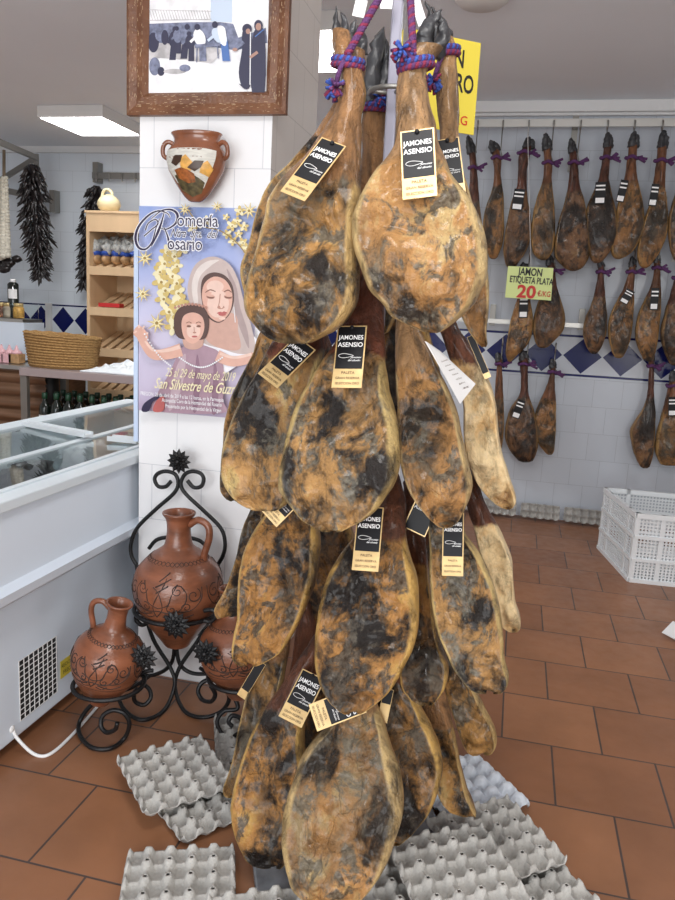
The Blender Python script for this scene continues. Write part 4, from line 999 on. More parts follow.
# halo arc (left) and right spray
arc = [(130, 200), (155, 215), (120, 240), (165, 250), (105, 270), (150, 285), (110, 305), (165, 310), (125, 335), (172, 345), (120, 365), (160, 385), (185, 375), (140, 410), (175, 425), (195, 395), (160, 450), (185, 190), (160, 465)]
for i, (x, y) in enumerate(arc): gold_scroll(x, y, rnd.uniform(24, 33), rnd.random() * 6)
for i, (x, y) in enumerate([(345, 80), (365, 110), (350, 140), (385, 95), (390, 140), (370, 165), (405, 170), (395, 60), (410, 115), (420, 190), (280, 95), (230, 120), (250, 105)]): gold_scroll(x, y, rnd.uniform(12, 21), rnd.random() * 6)
pp.line([(215, 55), (260, 110), (330, 130), (390, 175), (430, 230)], 4, 'po_goldd')
for x, y, r in ((65, 225, 33), (58, 350, 31), (107, 452, 38), (205, 55, 24), (318, 45, 22), (430, 60, 32)): pp.star(x, y, r, 'po_gold', 8, 0.32, 0.2); pp.star(x - 1, y - 1, r * .72, 'po_goldl', 8, 0.25, 0.2); pp.ell(x, y, r * .16, r * .16, 'po_goldd')
# white mantle and robe of the woman
pp.poly([(215, 560), (190, 640), (240, 700), (330, 640), (440, 560), (450, 500), (330, 480), (250, 520)], 'po_white', 6)
pp.poly([(225, 395), (215, 330), (232, 265), (262, 232), (310, 220), (360, 245), (392, 300), (415, 390), (440, 470), (450, 545), (400, 560), (330, 540), (270, 520), (235, 460)], 'po_veil', 7)
pp.poly([(238, 380), (230, 320), (248, 265), (285, 236), (325, 232), (300, 250), (262, 285), (250, 330), (252, 380)], 'po_veill', 6)
pp.poly([(352, 262), (384, 320), (400, 400), (425, 480), (430, 540), (410, 500), (385, 430), (372, 340)], 'po_veild', 6)
pp.poly([(268, 400), (262, 470), (290, 520), (350, 545), (400, 540), (392, 480), (378, 420)], 'po_neck', 6)
pp.poly([(262, 330), (272, 292), (305, 275), (345, 285), (372, 320), (378, 370), (366, 415), (340, 445), (315, 450), (286, 430), (268, 390)], 'po_hair', 7)
pp.poly([(266, 350), (276, 312), (308, 290), (345, 300), (368, 335), (372, 375), (362, 415), (338, 442), (318, 446), (292, 428), (272, 392)], 'po_skin', 7)
pp.ell(322, 385, 38, 48, 'po_skinl', 5); pp.ell(312, 325, 30, 22, 'po_skinl')
for cx in (296, 358): pp.ell(cx, 360, 15, 8, 'po_skind', 6); pp.ell(cx, 362, 12, 4, 'po_brow', 6); pp.ell(cx, 356, 13, 4.5, 'po_skin', 6)
pp.line([(278, 345), (295, 336), (314, 342)], lambda t: 4 - 3 * abs(t - .5), 'po_brow'); pp.line([(343, 343), (358, 337), (370, 345)], lambda t: 4 - 3 * abs(t - .5), 'po_brow')
pp.line([(330, 350), (327, 380), (322, 396)], 3, 'po_skind'); pp.poly([(320, 395), (334, 390), (346, 396), (336, 403), (324, 402)], 'po_skind', 4); pp.ell(335, 388, 6, 12, 'po_skinl', 0)
pp.poly([(318, 418), (330, 412), (337, 414), (344, 411), (355, 417), (338, 421)], 'po_lip', 4); pp.ell(337, 422, 13, 5, 'po_lip'); pp.ell(337, 436, 12, 5, 'po_skinl')
pp.line([(378, 395), (383, 450)], 2.5, 'po_inkw', 0)
# child
pp.poly([(165, 600), (195, 540), (240, 525), (290, 535), (330, 560), (345, 640), (340, 720), (338, 766), (100, 758), (110, 700), (140, 650)], 'po_robe', 5)
pp.poly([(180, 600), (210, 560), (200, 660), (170, 740), (150, 755), (160, 680)], 'po_robel', 5); pp.poly([(250, 560), (262, 640), (250, 750), (235, 755), (240, 650)], 'po_robed', 5); pp.poly([(310, 580), (325, 660), (318, 760), (300, 760), (305, 660)], 'po_robed', 5)
pp.line([(195, 545), (140, 560), (95, 560), (60, 515), (42, 480)], lambda t: 46 - 26 * t, 'po_skin'); pp.line([(190, 535), (140, 548), (95, 545), (62, 505)], lambda t: 14 - 8 * t, 'po_skinl')
pp.poly([(28, 490), (34, 470), (50, 462), (70, 478), (80, 500), (66, 516), (45, 506)], 'po_skin', 5)
for q in ([(40, 480), (30, 486)], [(48, 470), (46, 458)], [(60, 474), (66, 462)], [(70, 490), (80, 486)]): pp.line(q, 6, 'po_skinl', 0)
pp.line([(320, 565), (370, 585), (420, 580), (450, 565)], lambda t: 40 - 12 * t, 'po_skin'); pp.line([(330, 558), (380, 572), (440, 560)], 10, 'po_skinl')
pp.poly([(205, 490), (265, 490), (270, 530), (238, 545), (205, 532)], 'po_neck', 5)
pp.poly([(170, 470), (172, 425), (195, 395), (235, 388), (275, 400), (292, 440), (286, 490), (265, 510), (200, 508), (178, 495)], 'po_hair', 7)
pp.poly([(196, 455), (206, 425), (238, 415), (268, 430), (276, 465), (266, 500), (243, 522), (222, 520), (203, 498)], 'po_skin', 7); pp.ell(238, 480, 24, 26, 'po_skinl')
for cx in (222, 256): pp.ell(cx, 463, 8, 4, 'po_brow'); pp.line([(cx - 9, 452), (cx, 448), (cx + 9, 452)], 2.5, 'po_brow')
pp.line([(240, 465), (241, 482)], 2.5, 'po_skind', 0); pp.ell(242, 485, 6, 3, 'po_skind'); pp.ell(242, 499, 10, 3.5, 'po_lip')
for x in range(175, 290, 12): pp.ell(x, 400 - 14 * math.sin((x - 170) / 120 * PI), 5, 5, 'po_skind')
for i in range(24):
    t_ = i / 23; pp.ell(190 + 150 * t_, 572 + 34 * math.sin(PI * t_), 3.2, 3.2, 'po_inkw')
for i in range(16):
    t_ = i / 15; pp.ell(70 + 90 * t_, 490 + 110 * t_ + 14 * math.sin(PI * t_), 3, 3, 'po_inkw')
pp.poly([(60, 758), (70, 730), (110, 705), (140, 700), (135, 712), (100, 725), (85, 758)], 'po_ink', 3)
pp.poly([(100, 758), (110, 725), (135, 705), (140, 740), (130, 760)], 'po_lip', 4)
ppr = pp.mb.build('printed_picture', keys, ps)
# lettering on the poster
def swirl(P_, pts, wd, m_): P_.line(pts, wd, m_, 8)
pt = Print(Ypo - 0.012 * 0, ['po_ink', 'po_inkw', 'po_goldl'], lambda x, y: (130 + .2836 * x, 195 + .2833 * y)); pt.k = pp.k + 4
for wd_, m_ in (((lambda t: 15 - 9 * abs(2 * t - 1)), 'po_inkw'), ((lambda t: 9 - 7 * abs(2 * t - 1)), 'po_ink')):
    swirl(pt, [(160, 85), (150, 70), (120, 62), (85, 78), (52, 115), (40, 155), (50, 188), (75, 195), (98, 170), (112, 120), (125, 88)], wd_, m_)
    swirl(pt, [(140, 68), (128, 110), (110, 155), (95, 185)], wd_, m_)
    swirl(pt, [(95, 90), (130, 62), (165, 58), (186, 75), (180, 105), (150, 125), (128, 122)], wd_, m_)
    swirl(pt, [(140, 120), (152, 150), (160, 180), (178, 192), (195, 182)], wd_, m_)
    swirl(pt, [(75, 130), (85, 105), (110, 92), (118, 108), (95, 128), (70, 150)], (lambda t: 4 if m_ == 'po_ink' else 8), m_)
    pt.k += 2
s_po = (W(130 + .2836 * 330, 195 + .2833 * 100, Ypo) - W(130 + .2836 * 30, 195 + .2833 * 100, Ypo)).length / 300
def pomap(x, y):
    c = pt.P(x, y); rr = (pt.P(x + 60, y + 1.0 + (y) * 60 / 10400) - c); rr.normalize(); upv = Vector((0, 0, 1))
    return lambda a, b, o=0.0: c + Vector((1, 0, 0)) * a + upv * b + Vector((0, -o, 0))
def ptext(s, x, y, h_, wd_, mi, bold=0.0, shear=0.0, halo=True):
    f = pomap(x, y)
    if halo: text(pt.mb, s, h_ * s_po * 1.4, (0, 0), f, 0.0, 1, bold + 0.055, shear=shear, fit=wd_ * s_po * 1.03)
    text(pt.mb, s, h_ * s_po * 1.4, (0, 0), f, 0.0005, mi, bold, shear=shear, fit=wd_ * s_po)
ptext('omería', 256, 97, 40, 140, 0); ptext('osario', 212, 178, 42, 120, 0); ptext('Ntra  Sra.  del', 240, 142, 26, 165, 0, 0, 0.5)
ptext('25 al 29 de mayo de 2019', 262, 632, 30, 250, 2, 0, 0.5, False); ptext('San Silvestre de Guzmán', 262, 674, 36, 330, 2, 0.01, 0.5, False)
ptext('PREGON: 25 de abril de 2019 a las 12 horas, en la Parroquia', 200, 708, 13, 300, 1, 0.01, 0, False)
ptext('Acompaña: Coro de la Hermandad del Rosario', 235, 728, 13, 215, 1, 0.01, 0, False)
ptext('Presentado por la Hermandad de la Virgen', 240, 748, 13, 200, 1, 0.01, 0, False)
pt.mb.build('lettering', pt.mats, ps)

# ================================================================== WALL VASE
vc = W(193, 167, 2.42)
vx, vy = vc.x, 2.445
zt2 = W(196, 132, 2.42).z; zb2 = W(193, 201, 2.42).z
H_ = zt2 - zb2
vprof = [(0, 0.016), (0.004, 0.024), (0.018, 0.038), (0.04, 0.053), (0.07, 0.070), (0.12, 0.094), (0.165, 0.103), (0.195, 0.099), (0.214, 0.087), (0.224, 0.080), (0.240, 0.076), (0.254, 0.081), (0.264, 0.088), (0.268, 0.086), (0.262, 0.078), (0.24, 0.066), (0.20, 0.060)]
sc = H_ / 0.266
vprof = [(z * sc, r * 1.02) for z, r in vprof]
wv = thing('wall_vase', 'brown clay wall vase with painted cottages hanging above the poster', 'vase', (vx, vy, zb2))
MB().lathe(vprof, 44, (vx, vy, zb2), sy=0.62).build('vessel', 'vase_clay', wv)
def vsurf(th, z, o=0.001):
    r = interp(vprof[:13], z) + o; a = -PI / 2 + th
    return Vector((vx + r * math.cos(a), vy + r * 0.62 * math.sin(a), zb2 + z))
def vpatch(mb, pts, mi, o):
    """polygon in (theta,z) filled as a fan grid that follows the surface"""
    cx = sum(p_[0] for p_ in pts) / len(pts); cz = sum(p_[1] for p_ in pts) / len(pts)
    dense = []
    for i in range(len(pts)):
        a, b_ = pts[i], pts[(i + 1) % len(pts)]
        for k in range(5): dense.append((a[0] + (b_[0] - a[0]) * k / 5, a[1] + (b_[1] - a[1]) * k / 5))
    n = len(dense); vs = []
    for ring in range(5):
        s = (ring + 1) / 5
        for d in dense: vs.append(vsurf(cx + (d[0] - cx) * s, cz + (d[1] - cz) * s, o))
    vs.append(vsurf(cx, cz, o)); fs = [(n * 5, i, (i + 1) % n) for i in range(n)]
    for ring in range(4):
        for i in range(n): fs.append((ring * n + i, (ring + 1) * n + i, (ring + 1) * n + (i + 1) % n, ring * n + (i + 1) % n))
    mb.add(vs, fs, mi, True)
mb = MB()
vpatch(mb, [(-1.05, 0.195 * sc), (-0.5, 0.198 * sc), (0.5, 0.198 * sc), (1.0, 0.192 * sc), (0.85, 0.11 * sc), (0.75, 0.05 * sc), (-0.2, 0.045 * sc), (-0.8, 0.07 * sc), (-1.1, 0.13 * sc)], 0, 0.0012)
vpatch(mb, [(-0.75, 0.095 * sc), (-0.1, 0.11 * sc), (0.7, 0.07 * sc), (0.7, 0.03 * sc), (0, 0.015 * sc), (-0.7, 0.04 * sc)], 4, 0.0020)
vpatch(mb, [(-0.62, 0.115 * sc), (-0.2, 0.125 * sc), (0.2, 0.10 * sc), (0.25, 0.07 * sc), (-0.1, 0.065 * sc), (-0.55, 0.085 * sc)], 2, 0.0026)
for th, z, s in ((-0.28, 0.125, 1.0), (0.42, 0.105, 1.1)):
    z *= sc
    vpatch(mb, [(th - 0.02, z), (th + 0.36 * s, z - 0.012), (th + 0.45 * s, z + 0.012), (th + 0.20 * s, z + 0.038), (th, z + 0.024)], 1, 0.0032)
    vpatch(mb, [(th - 0.42 * s, z + 0.014), (th - 0.2, z + 0.003), (th + 0.02, z + 0.016), (th + 0.10, z + 0.036), (th - 0.2, z + 0.036)], 3, 0.0036)
mb.build('painted_panel', ['vase_white', 'ochre', 'rust_paint', 'brown_paint', 'moss_paint'], wv, 'white panel painted with ochre cottages')
for s in (-1, 1):
    a = 0.098 * s
    pts = spline([Vector((vx + a * 0.80, vy, zb2 + 0.222 * sc)), Vector((vx + a * 1.00, vy - 0.01, zb2 + 0.232 * sc)), Vector((vx + a * 1.16, vy - 0.012, zb2 + 0.215 * sc)), Vector((vx + a * 1.17, vy - 0.01, zb2 + 0.180 * sc)), Vector((vx + a * 0.98, vy, zb2 + 0.165 * sc))], 6)
    MB().tube(pts, 0.0075, 10).build('handle', 'vase_clay', wv)

# ================================================================== IRON STAND AND JUGS
ST = lambda x, y: (60 + .3558 * x, 440 + .3556 * y)
st = thing('jug_stand', 'black wrought iron scrolled stand holding three clay jugs by the pillar', 'stand', (-1.06, 2.25, 0))
def iron(pts, Ys, r=0.0075, closed=False, nm='scroll', n=8):
    P_ = []
    k = len(pts)
    for i, (x, y) in enumerate(pts):
        Y = Ys if not isinstance(Ys, (tuple, list)) else Ys[0] + (Ys[1] - Ys[0]) * i / (k - 1)
        q = ST(x, y); p_ = W(q[0], q[1], Y)
        P_.append(p_ if p_.z > 0.012 else FL(q[0], q[1], 0.012))
    MB().tube(spline(P_, n, closed), r, 8, closed).build(nm, 'black_iron', st)
iron([(312, 116), (297, 131), (276, 130), (266, 110), (276, 94), (300, 88), (325, 98), (332, 125), (318, 152), (268, 196), (218, 246), (200, 290), (201, 325), (216, 352)], 2.44)
iron([(358, 114), (376, 133), (397, 130), (404, 110), (395, 94), (372, 88), (350, 98), (340, 125), (354, 152), (405, 200), (452, 248), (464, 290), (458, 325), (444, 350)], 2.44)
iron([(250, 305), (270, 282), (300, 274), (350, 274), (390, 282), (412, 300)], 2.45)
iron([(216, 352), (225, 420), (235, 470), (262, 560), (310, 640), (322, 690), (292, 760), (232, 787), (184, 762), (166, 720), (190, 690), (225, 685), (250, 700), (255, 725), (236, 745), (211, 735), (208, 712), (217, 701)], (2.40, 2.12))
iron([(444, 350), (440, 420), (425, 490), (390, 560), (336, 640), (324, 700), (350, 762), (400, 780), (450, 765), (475, 730), (462, 692), (428, 675), (400, 682), (388, 706), (400, 730), (425, 735), (436, 715), (424, 692)], (2.40, 2.15))
iron([(322, 570), (316, 620), (290, 650), (245, 662), (215, 640)], 2.38); iron([(326, 570), (336, 628), (370, 655), (420, 656), (450, 640)], 2.38)
iron([(245, 490), (220, 485), (214, 505), (230, 520), (250, 512)], 2.15); iron([(405, 480), (430, 478), (437, 495), (425, 510), (405, 508)], 2.15)
iron([(262, 648), (232, 655), (165, 700), (92, 742), (56, 790), (56, 830), (88, 864), (140, 868), (180, 840), (195, 800), (182, 770), (150, 760), (121, 775), (115, 803), (130, 822), (154, 815), (161, 796)], (2.12, 1.98))
iron([(430, 640), (470, 690), (500, 752), (462, 762), (442, 790), (452, 822), (480, 836), (510, 815), (508, 785), (485, 775), (474, 792), (484, 805)], (2.25, 2.12))
def ring(c, r, nm='ring'):
    MB().tube([Vector((c[0] + r * math.cos(a), c[1] + r * math.sin(a), c[2])) for a in [2 * PI * i / 40 for i in range(40)]], 0.0075, 8, True).build(nm, 'black_iron', st)
CJ = Vector((-1.056, 2.25, 0.285))
ring((CJ.x, CJ.y, 0.415), 0.146)
LJ = W(99, 702, 2.03); RJ = W(240, 697, 2.20)
ring((W(109, 683, 2.03).x, 2.03, W(109, 683, 2.03).z), 0.112)
ring((RJ.x, 2.20, RJ.z + 0.075), 0.108)
for pts in (([-1.056 - 0.14, 2.26, 0.415], [-1.10, 2.36, 0.30], [-1.056, 2.43, 0.24]), ([-1.056 + 0.14, 2.26, 0.415], [-1.01, 2.36, 0.30], [-1.056, 2.43, 0.24])):
    MB().tube(spline([Vector(p_) for p_ in pts], 8), 0.0065, 8).build('strut', 'black_iron', st)
MB().tube(spline([W(97, 684, 2.10), W(125, 690, 2.16), W(150, 676, 2.26)], 8), 0.0065, 8).build('strut', 'black_iron', st)
MB().tube(spline([W(250, 672, 2.22), W(222, 680, 2.22), W(200, 668, 2.26)], 8), 0.0065, 8).build('strut', 'black_iron', st)
def flower(x, y, Y, r):
    q = ST(x, y); c = W(q[0], q[1], Y); mb = MB()
    for lay, (n_, rr, dd) in enumerate(((12, 1.0, 0.0), (12, 0.72, -0.006), (8, 0.42, -0.011))):
        for k in range(n_):
            a = 2 * PI * k / n_ + lay * 0.26
            d = Vector((math.cos(a), 0, math.sin(a))); p_ = Vector((-d.z, 0, d.x)); L = r * rr
            o_ = c + Vector((0, dd, 0))
            vs = [o_ + d * L * 0.15 - p_ * L * 0.07, o_ + d * L * 0.62 - p_ * L * 0.21 + Vector((0, -0.003, 0)), o_ + d * L, o_ + d * L * 0.62 + p_ * L * 0.21 + Vector((0, -0.003, 0)), o_ + d * L * 0.15 + p_ * L * 0.07, o_ + d * L * 0.6 + Vector((0, -0.008, 0))]
            vs += [v_ + Vector((0, 0.003, 0)) for v_ in vs[:5]]
            mb.add(vs, [(5, 1, 0), (5, 2, 1), (5, 3, 2), (5, 4, 3), (5, 0, 4), (6, 7, 8, 9, 10), (0, 1, 7, 6), (1, 2, 8, 7), (2, 3, 9, 8), (3, 4, 10, 9)])
    mb.blob(c + Vector((0, -0.012, 0)), (r * .2, 0.008, r * .2), 12)
    mb.build('flower', 'black_iron', st, 'black iron flower rosette')
flower(334, 60, 2.42, 0.040 * 1.15); flower(325, 520, 2.08, 0.050); flower(235, 610, 1.98, 0.047); flower(410, 598, 2.06, 0.046)
def jug(base, tilt, scl, label, hside=1, turn=0.0, incise=True):
    prof = [(0, 0.028), (0.004, 0.044), (0.03, 0.062), (0.08, 0.098), (0.13, 0.132), (0.18, 0.152), (0.23, 0.158), (0.28, 0.148), (0.315, 0.124), (0.345, 0.092), (0.365, 0.064), (0.380, 0.050), (0.41, 0.043), (0.44, 0.041), (0.47, 0.045), (0.485, 0.054), (0.492, 0.058), (0.497, 0.056), (0.493, 0.046), (0.46, 0.034), (0.40, 0.032)]
    prof = [(z * scl, r * scl) for z, r in prof]
    t = thing('clay_jug', label, 'jug', base, 'terracotta jugs on the iron stand', rot=(0, R(tilt), 0))
    P2 = [tuple(v)[:2] for v in spline([Vector((z, r, 0)) for z, r in prof], 4)]
    MB().lathe(P2, 56).build('vessel', 'terracotta', t)
    zt_ = 0.0
    hs = hside
    pts = spline([Vector((hs * 0.040 * scl, 0, 0.455 * scl)), Vector((hs * 0.075 * scl, -0.005, 0.478 * scl)), Vector((hs * 0.112 * scl, -0.008, 0.462 * scl)), Vector((hs * 0.118 * scl, -0.008, 0.42 * scl)), Vector((hs * 0.100 * scl, -0.004, 0.36 * scl)), Vector((hs * 0.098 * scl, 0, 0.335 * scl))], 7)
    MB().tube(pts, 0.0125 * scl, 12).build('handle', 'terracotta', t)
    tab = [(z, r) for z, r in prof[:17]]
    def S(th, z, o=0.0005): 
        r = interp(tab, z) + o; a = -PI / 2 + th + turn
        return Vector((r * math.cos(a), r * math.sin(a), z))
    mb = MB()
    def curve(pts, r=0.0021):
        sp_ = spline([Vector((a, b_ * scl, 0)) for a, b_ in pts], 6)
        mb.tube([S(v.x, v.y) for v in sp_], r, 5)
    def spiral(th, z, r0, dirn, turns=1.4, start=0):
        pts = []
        for i in range(18):
            k = i / 17; a = start + dirn * turns * 2 * PI * k; rr = r0 * (1 - 0.82 * k)
            pts.append((th + rr * math.cos(a) / 0.15, z + rr * math.sin(a)))
        curve(pts)
    for c0 in (-2.1, 0.0, 2.1) if incise else ():
        curve([(c0 - 0.05, 0.165), (c0 - 0.12, 0.20), (c0 - 0.02, 0.24), (c0 + 0.10, 0.275), (c0 + 0.16, 0.30)], 0.0020)
        curve([(c0 - 0.05, 0.165), (c0 + 0.10, 0.20), (c0 + 0.02, 0.25), (c0 - 0.14, 0.27)], 0.0020)
        for s in (-1, 1):
            curve([(c0, 0.19), (c0 + s * 0.35, 0.185), (c0 + s * 0.55, 0.21), (c0 + s * 0.62, 0.25), (c0 + s * 0.5, 0.28)])
            curve([(c0, 0.20), (c0 + s * 0.22, 0.215), (c0 + s * 0.30, 0.25), (c0 + s * 0.42, 0.285)])
            curve([(c0 + s * 0.45, 0.19), (c0 + s * 0.75, 0.195), (c0 + s * 0.95, 0.23), (c0 + s * 0.98, 0.27)])
            curve([(c0 + s * 0.1, 0.17), (c0 + s * 0.28, 0.16), (c0 + s * 0.4, 0.175)]); curve([(c0 + s * 0.15, 0.18), (c0 + s * 0.5, 0.165), (c0 + s * 0.8, 0.175)])
            spiral(c0 + s * 0.42, 0.262, 0.022, s); spiral(c0 + s * 0.78, 0.245, 0.026, -s, 1.3, 1.0); spiral(c0 + s * 0.30, 0.20, 0.017, s, 1.2, 2.0); spiral(c0 + s * 0.62, 0.205, 0.016, -s, 1.2, 3.0)
        for dz, ww in ((0.262, 0.16), (0.282, 0.20), (0.30, 0.14)): curve([(c0 - ww + dz * 0.6 - 0.05, dz - 0.010), (c0 + ww + dz * 0.6 - 0.1, dz + 0.018)], 0.0028)
    if incise:
        for k in range(2):
            mb.tube([S(2 * PI * i / 160, (0.338 + 0.006 * math.sin(2 * PI * i / 160 * 20 + k * PI)) * scl) for i in range(160)], 0.0013, 4, True)
        mb.tube([S(2 * PI * i / 60, 0.150 * scl) for i in range(60)], 0.0013, 4, True)
        mb.build('incised_pattern', 'incised', t, 'dark scratched scrolls and a central sprig')
    return t
jug(CJ + Vector((0, 0, -0.008)), 0, 0.965, 'big round clay jug in the middle ring of the iron stand, handle at right', 1, 0.0)
jug(LJ, 12, 0.735, 'clay jug leaning in the left ring of the iron stand beside the freezer', -1, 0.15)
jug(RJ, -6, 0.78, 'clay jug in the right ring of the stand, half hidden by hams', 1, 0.3)

# ================================================================== FREEZER
fz = thing('chest_freezer', 'white glass topped chest freezer along the left edge', 'freezer', (-1.75, 2.4, 0))
Y0, Y1 = 1.0, 3.9
MB().box((-2.15, Y0, 0.045), (-1.45, Y1, 0.57)).build('lower_body', 'freezer', fz, bevel=0.008)
mb = MB()
vs = []; pr_ = [(-1.345, 0.605), (-1.352, 0.575), (-1.385, 0.548), (-1.452, 0.535), (-1.452, 0.60), (-1.375, 0.625)]
# stepped ledge profile extruded along Y
for Yk in (Y0, Y1): vs += [(x, Yk, z) for x, z in pr_]
k = len(pr_)
mb.add(vs, [tuple(range(k)), tuple(range(2 * k - 1, k - 1, -1))] + [(i, i + k, (i + 1) % k + k, (i + 1) % k) for i in range(k)])
mb.build('ledge', 'freezer', fz)
MB().box((-1.402, Y0, 0.59), (-1.372, Y1, 0.85)).build('front_panel', 'freezer', fz)
mb = MB(); mb.box((-2.15, Y0, 0.57), (-2.10, Y1, 0.85)); mb.box((-2.10, Y0, 0.57), (-1.40, Y0 + 0.04, 0.85)); mb.box((-2.10, Y1 - 0.04, 0.57), (-1.40, Y1, 0.85)); mb.box((-2.10, Y0, 0.57), (-1.40, Y1, 0.59))
mb.build('basin', 'freezer_in', fz)
mb = MB(); mb.box((-1.425, Y0, 0.845), (-1.352, Y1, 0.878)); mb.box((-2.17, Y0, 0.845), (-2.07, Y1, 0.886)); mb.box((-2.15, Y0, 0.85), (-1.36, Y0 + 0.05, 0.88))
mb.build('rim', 'freezer_rim', fz, bevel=0.004)
mb = MB(); mb.box((-1.435, Y0, 0.86), (-1.415, Y1, 0.884)); mb.box((-1.735, Y0, 0.852), (-1.70, Y1, 0.872))
mb.build('lid_track', 'freezer_rim', fz)
gl = MB()
gl.add([(-1.43, Y0, 0.872), (-1.43, Y1 - .05, 0.872), (-1.72, Y1 - .05, 0.862), (-1.72, Y0, 0.862), (-1.43, Y0, 0.877), (-1.43, Y1 - .05, 0.877), (-1.72, Y1 - .05, 0.867), (-1.72, Y0, 0.867)], [(0, 1, 2, 3), (7, 6, 5, 4), (0, 4, 5, 1), (2, 6, 7, 3), (1, 5, 6, 2), (0, 3, 7, 4)])
gl.build('glass_lid', 'glass', fz)
gl = MB()
gl.add([(-1.74, Y0, 0.862), (-1.74, Y1 - .05, 0.862), (-2.08, Y1 - .05, 0.872), (-2.08, Y0, 0.872), (-1.74, Y0, 0.867), (-1.74, Y1 - .05, 0.867), (-2.08, Y1 - .05, 0.877), (-2.08, Y0, 0.877)], [(0, 1, 2, 3), (7, 6, 5, 4), (0, 4, 5, 1), (2, 6, 7, 3), (1, 5, 6, 2), (0, 3, 7, 4)])
gl.build('glass_lid', 'glass', fz)
def on_lid(x, y): return FL(x, y, 0.880)
for (a, b_) in (((25, 425), (89, 437)), ((110, 440), (139, 443))):
    p0, p1 = on_lid(*a), on_lid(*b_)
    d = (p1 - p0).normalized(); s_ = Vector((-d.y, d.x, 0)) * 0.024; up_ = Vector((0, 0, 0.006))
    mb = MB()
    for o0, o1, zz in ((-1.0, -0.72, 0.020), (-0.72, 0.72, 0.010), (0.72, 1.0, 0.020)):
        vs = [q + s_ * o + Vector((0, 0, z)) for z in (0.0, zz) for q, o in ((p0, o0), (p1, o0), (p1, o1), (p0, o1))]
        mb.add(vs, [(0, 3, 2, 1), (4, 5, 6, 7), (0, 1, 5, 4), (1, 2, 6, 5), (2, 3, 7, 6), (3, 0, 4, 7)])
    mb.build('lid_handle', 'cloth', fz, 'clear white lid grip')
# grille
mb = MB(); mb.box((-1.4495, 1.925, 0.095), (-1.4485, 2.125, 0.302)); gr = mb.build('vent', 'black', fz, 'black vent with white grille')
mb = MB()
for i in range(9):
    y_ = 1.925 + 0.2 * i / 8; mb.box((-1.4485, y_ - 0.0013, 0.095), (-1.4465, y_ + 0.0013, 0.302))
for i in range(12):
    z_ = 0.095 + 0.207 * i / 11; mb.box((-1.4485, 1.925, z_ - 0.0011), (-1.4468, 2.125, z_ + 0.0011))
mb.build('grille', 'paper', gr)
mb = MB(); mb.box((-1.4495, 2.148, 0.130), (-1.4485, 2.24, 0.195), 0)
tx = lambda a, b, o=0.0: Vector((-1.4484 + o, 2.194 + a, 0.162 + b))
text(mb, 'RECICLAR', 0.018, (0, 0.012), tx, 0.0004, 1); text(mb, 'FREON', 0.02, (0, -0.014), tx, 0.0004, 1)
mb.build('sticker', ['yellow', 'ink_black'], fz, 'yellow warning sticker')
pts = spline([OX(13, 729, -1.452), OX(17, 738, -1.435), FL(34, 754, 0.008), FL(50, 754, 0.006), FL(72, 735, 0.006), FL(98, 706, 0.006), FL(112, 690, 0.006)], 10)
mb = MB(); mb.tube(pts, 0.0055, 8); mb.blob(OX(12, 729, -1.45), (0.006, 0.012, 0.012), 12); mb.build('power_cable', 'paper', fz, 'white power cable trailing over the floor')
# frozen bags seen through the glass
rnd = random.Random(11)
GB = 'bagged goods inside the freezer'
spots = [(-1.52, 1.62, 'freezerbag', 'knobbly off white bag at the near end of the freezer'), (-1.55, 1.95, 'freezerbag', 'pale frosted bag in the freezer, second from the near end'),
         (-1.80, 1.70, 'tan_pack', 'tan pack deep in the near end of the freezer'), (-1.55, 2.28, 'freezerbag', 'white frosted bag in the middle of the freezer front row'),
         (-1.85, 2.15, 'darkbag', 'dark bag in the freezer back row, left one'), (-1.85, 2.55, 'darkbag', 'dark bag in the freezer back row, right one'),
         (-1.55, 2.65, 'cloth', 'smooth white bag in the freezer front row'), (-1.60, 3.10, 'tan_pack', 'tan wrapped pack at the far end of the freezer front row'), (-1.88, 3.05, 'cloth', 'white bag at the far end of the freezer back row'), (-1.65, 3.5, 'tan_pack', 'tan pack furthest along the freezer by the pillar')]
for i, (x, y, m_, lb) in enumerate(spots):
    b_ = MB().blob((x, y, 0.68), (0.125, 0.15, 0.10), 20, 0, 0.45, i)
    b_.blob((x + 0.03, y - 0.02, 0.75), (0.08, 0.09, 0.05), 14, 0, 0.5, i + 40)
    o = b_.build('frozen_bag', m_); tag(o, lb, 'bag', GB)
# garlic-like white chain in the freezer front (tied bulbs)

# ================================================================== TABLE, BASKET, BOTTLES
YT = 5.3
tb = thing('steel_table', 'steel side table with rosy edge behind the freezer', 'table', (-3.2, 5.5, 0))
x0 = W(19, 370, YT).x
MB().box((x0, YT, 0.80), (-2.2, YT + 0.62, 0.862)).build('tabletop', 'tabletop', tb, bevel=0.003)
for x in (x0 + 0.03, -2.25):
    for y in (YT + 0.03, YT + 0.58): MB().box((x - 0.03, y - 0.02, 0), (x + 0.03, y + 0.02, 0.80)).build('leg', 'steel_dull', tb)
MB().box((x0 + 0.01, YT + 0.02, 0.31), (-2.2, YT + 0.6, 0.335)).build('lower_shelf', 'steel_dull', tb)
bk = thing('esparto_basket', 'woven straw basket on the steel table', 'basket', (W(54, 365, YT + 0.2).x, YT + 0.25, 0.863))
L0, L1 = W(23, 345, YT + 0.2), W(92, 348, YT + 0.2); zt3 = W(55, 336, YT + 0.1).z
cx, cy = (L0.x + L1.x) / 2, YT + 0.28; rx = (L1.x - L0.x) / 2
vs, fs = [], []; n = 56; m_ = 12
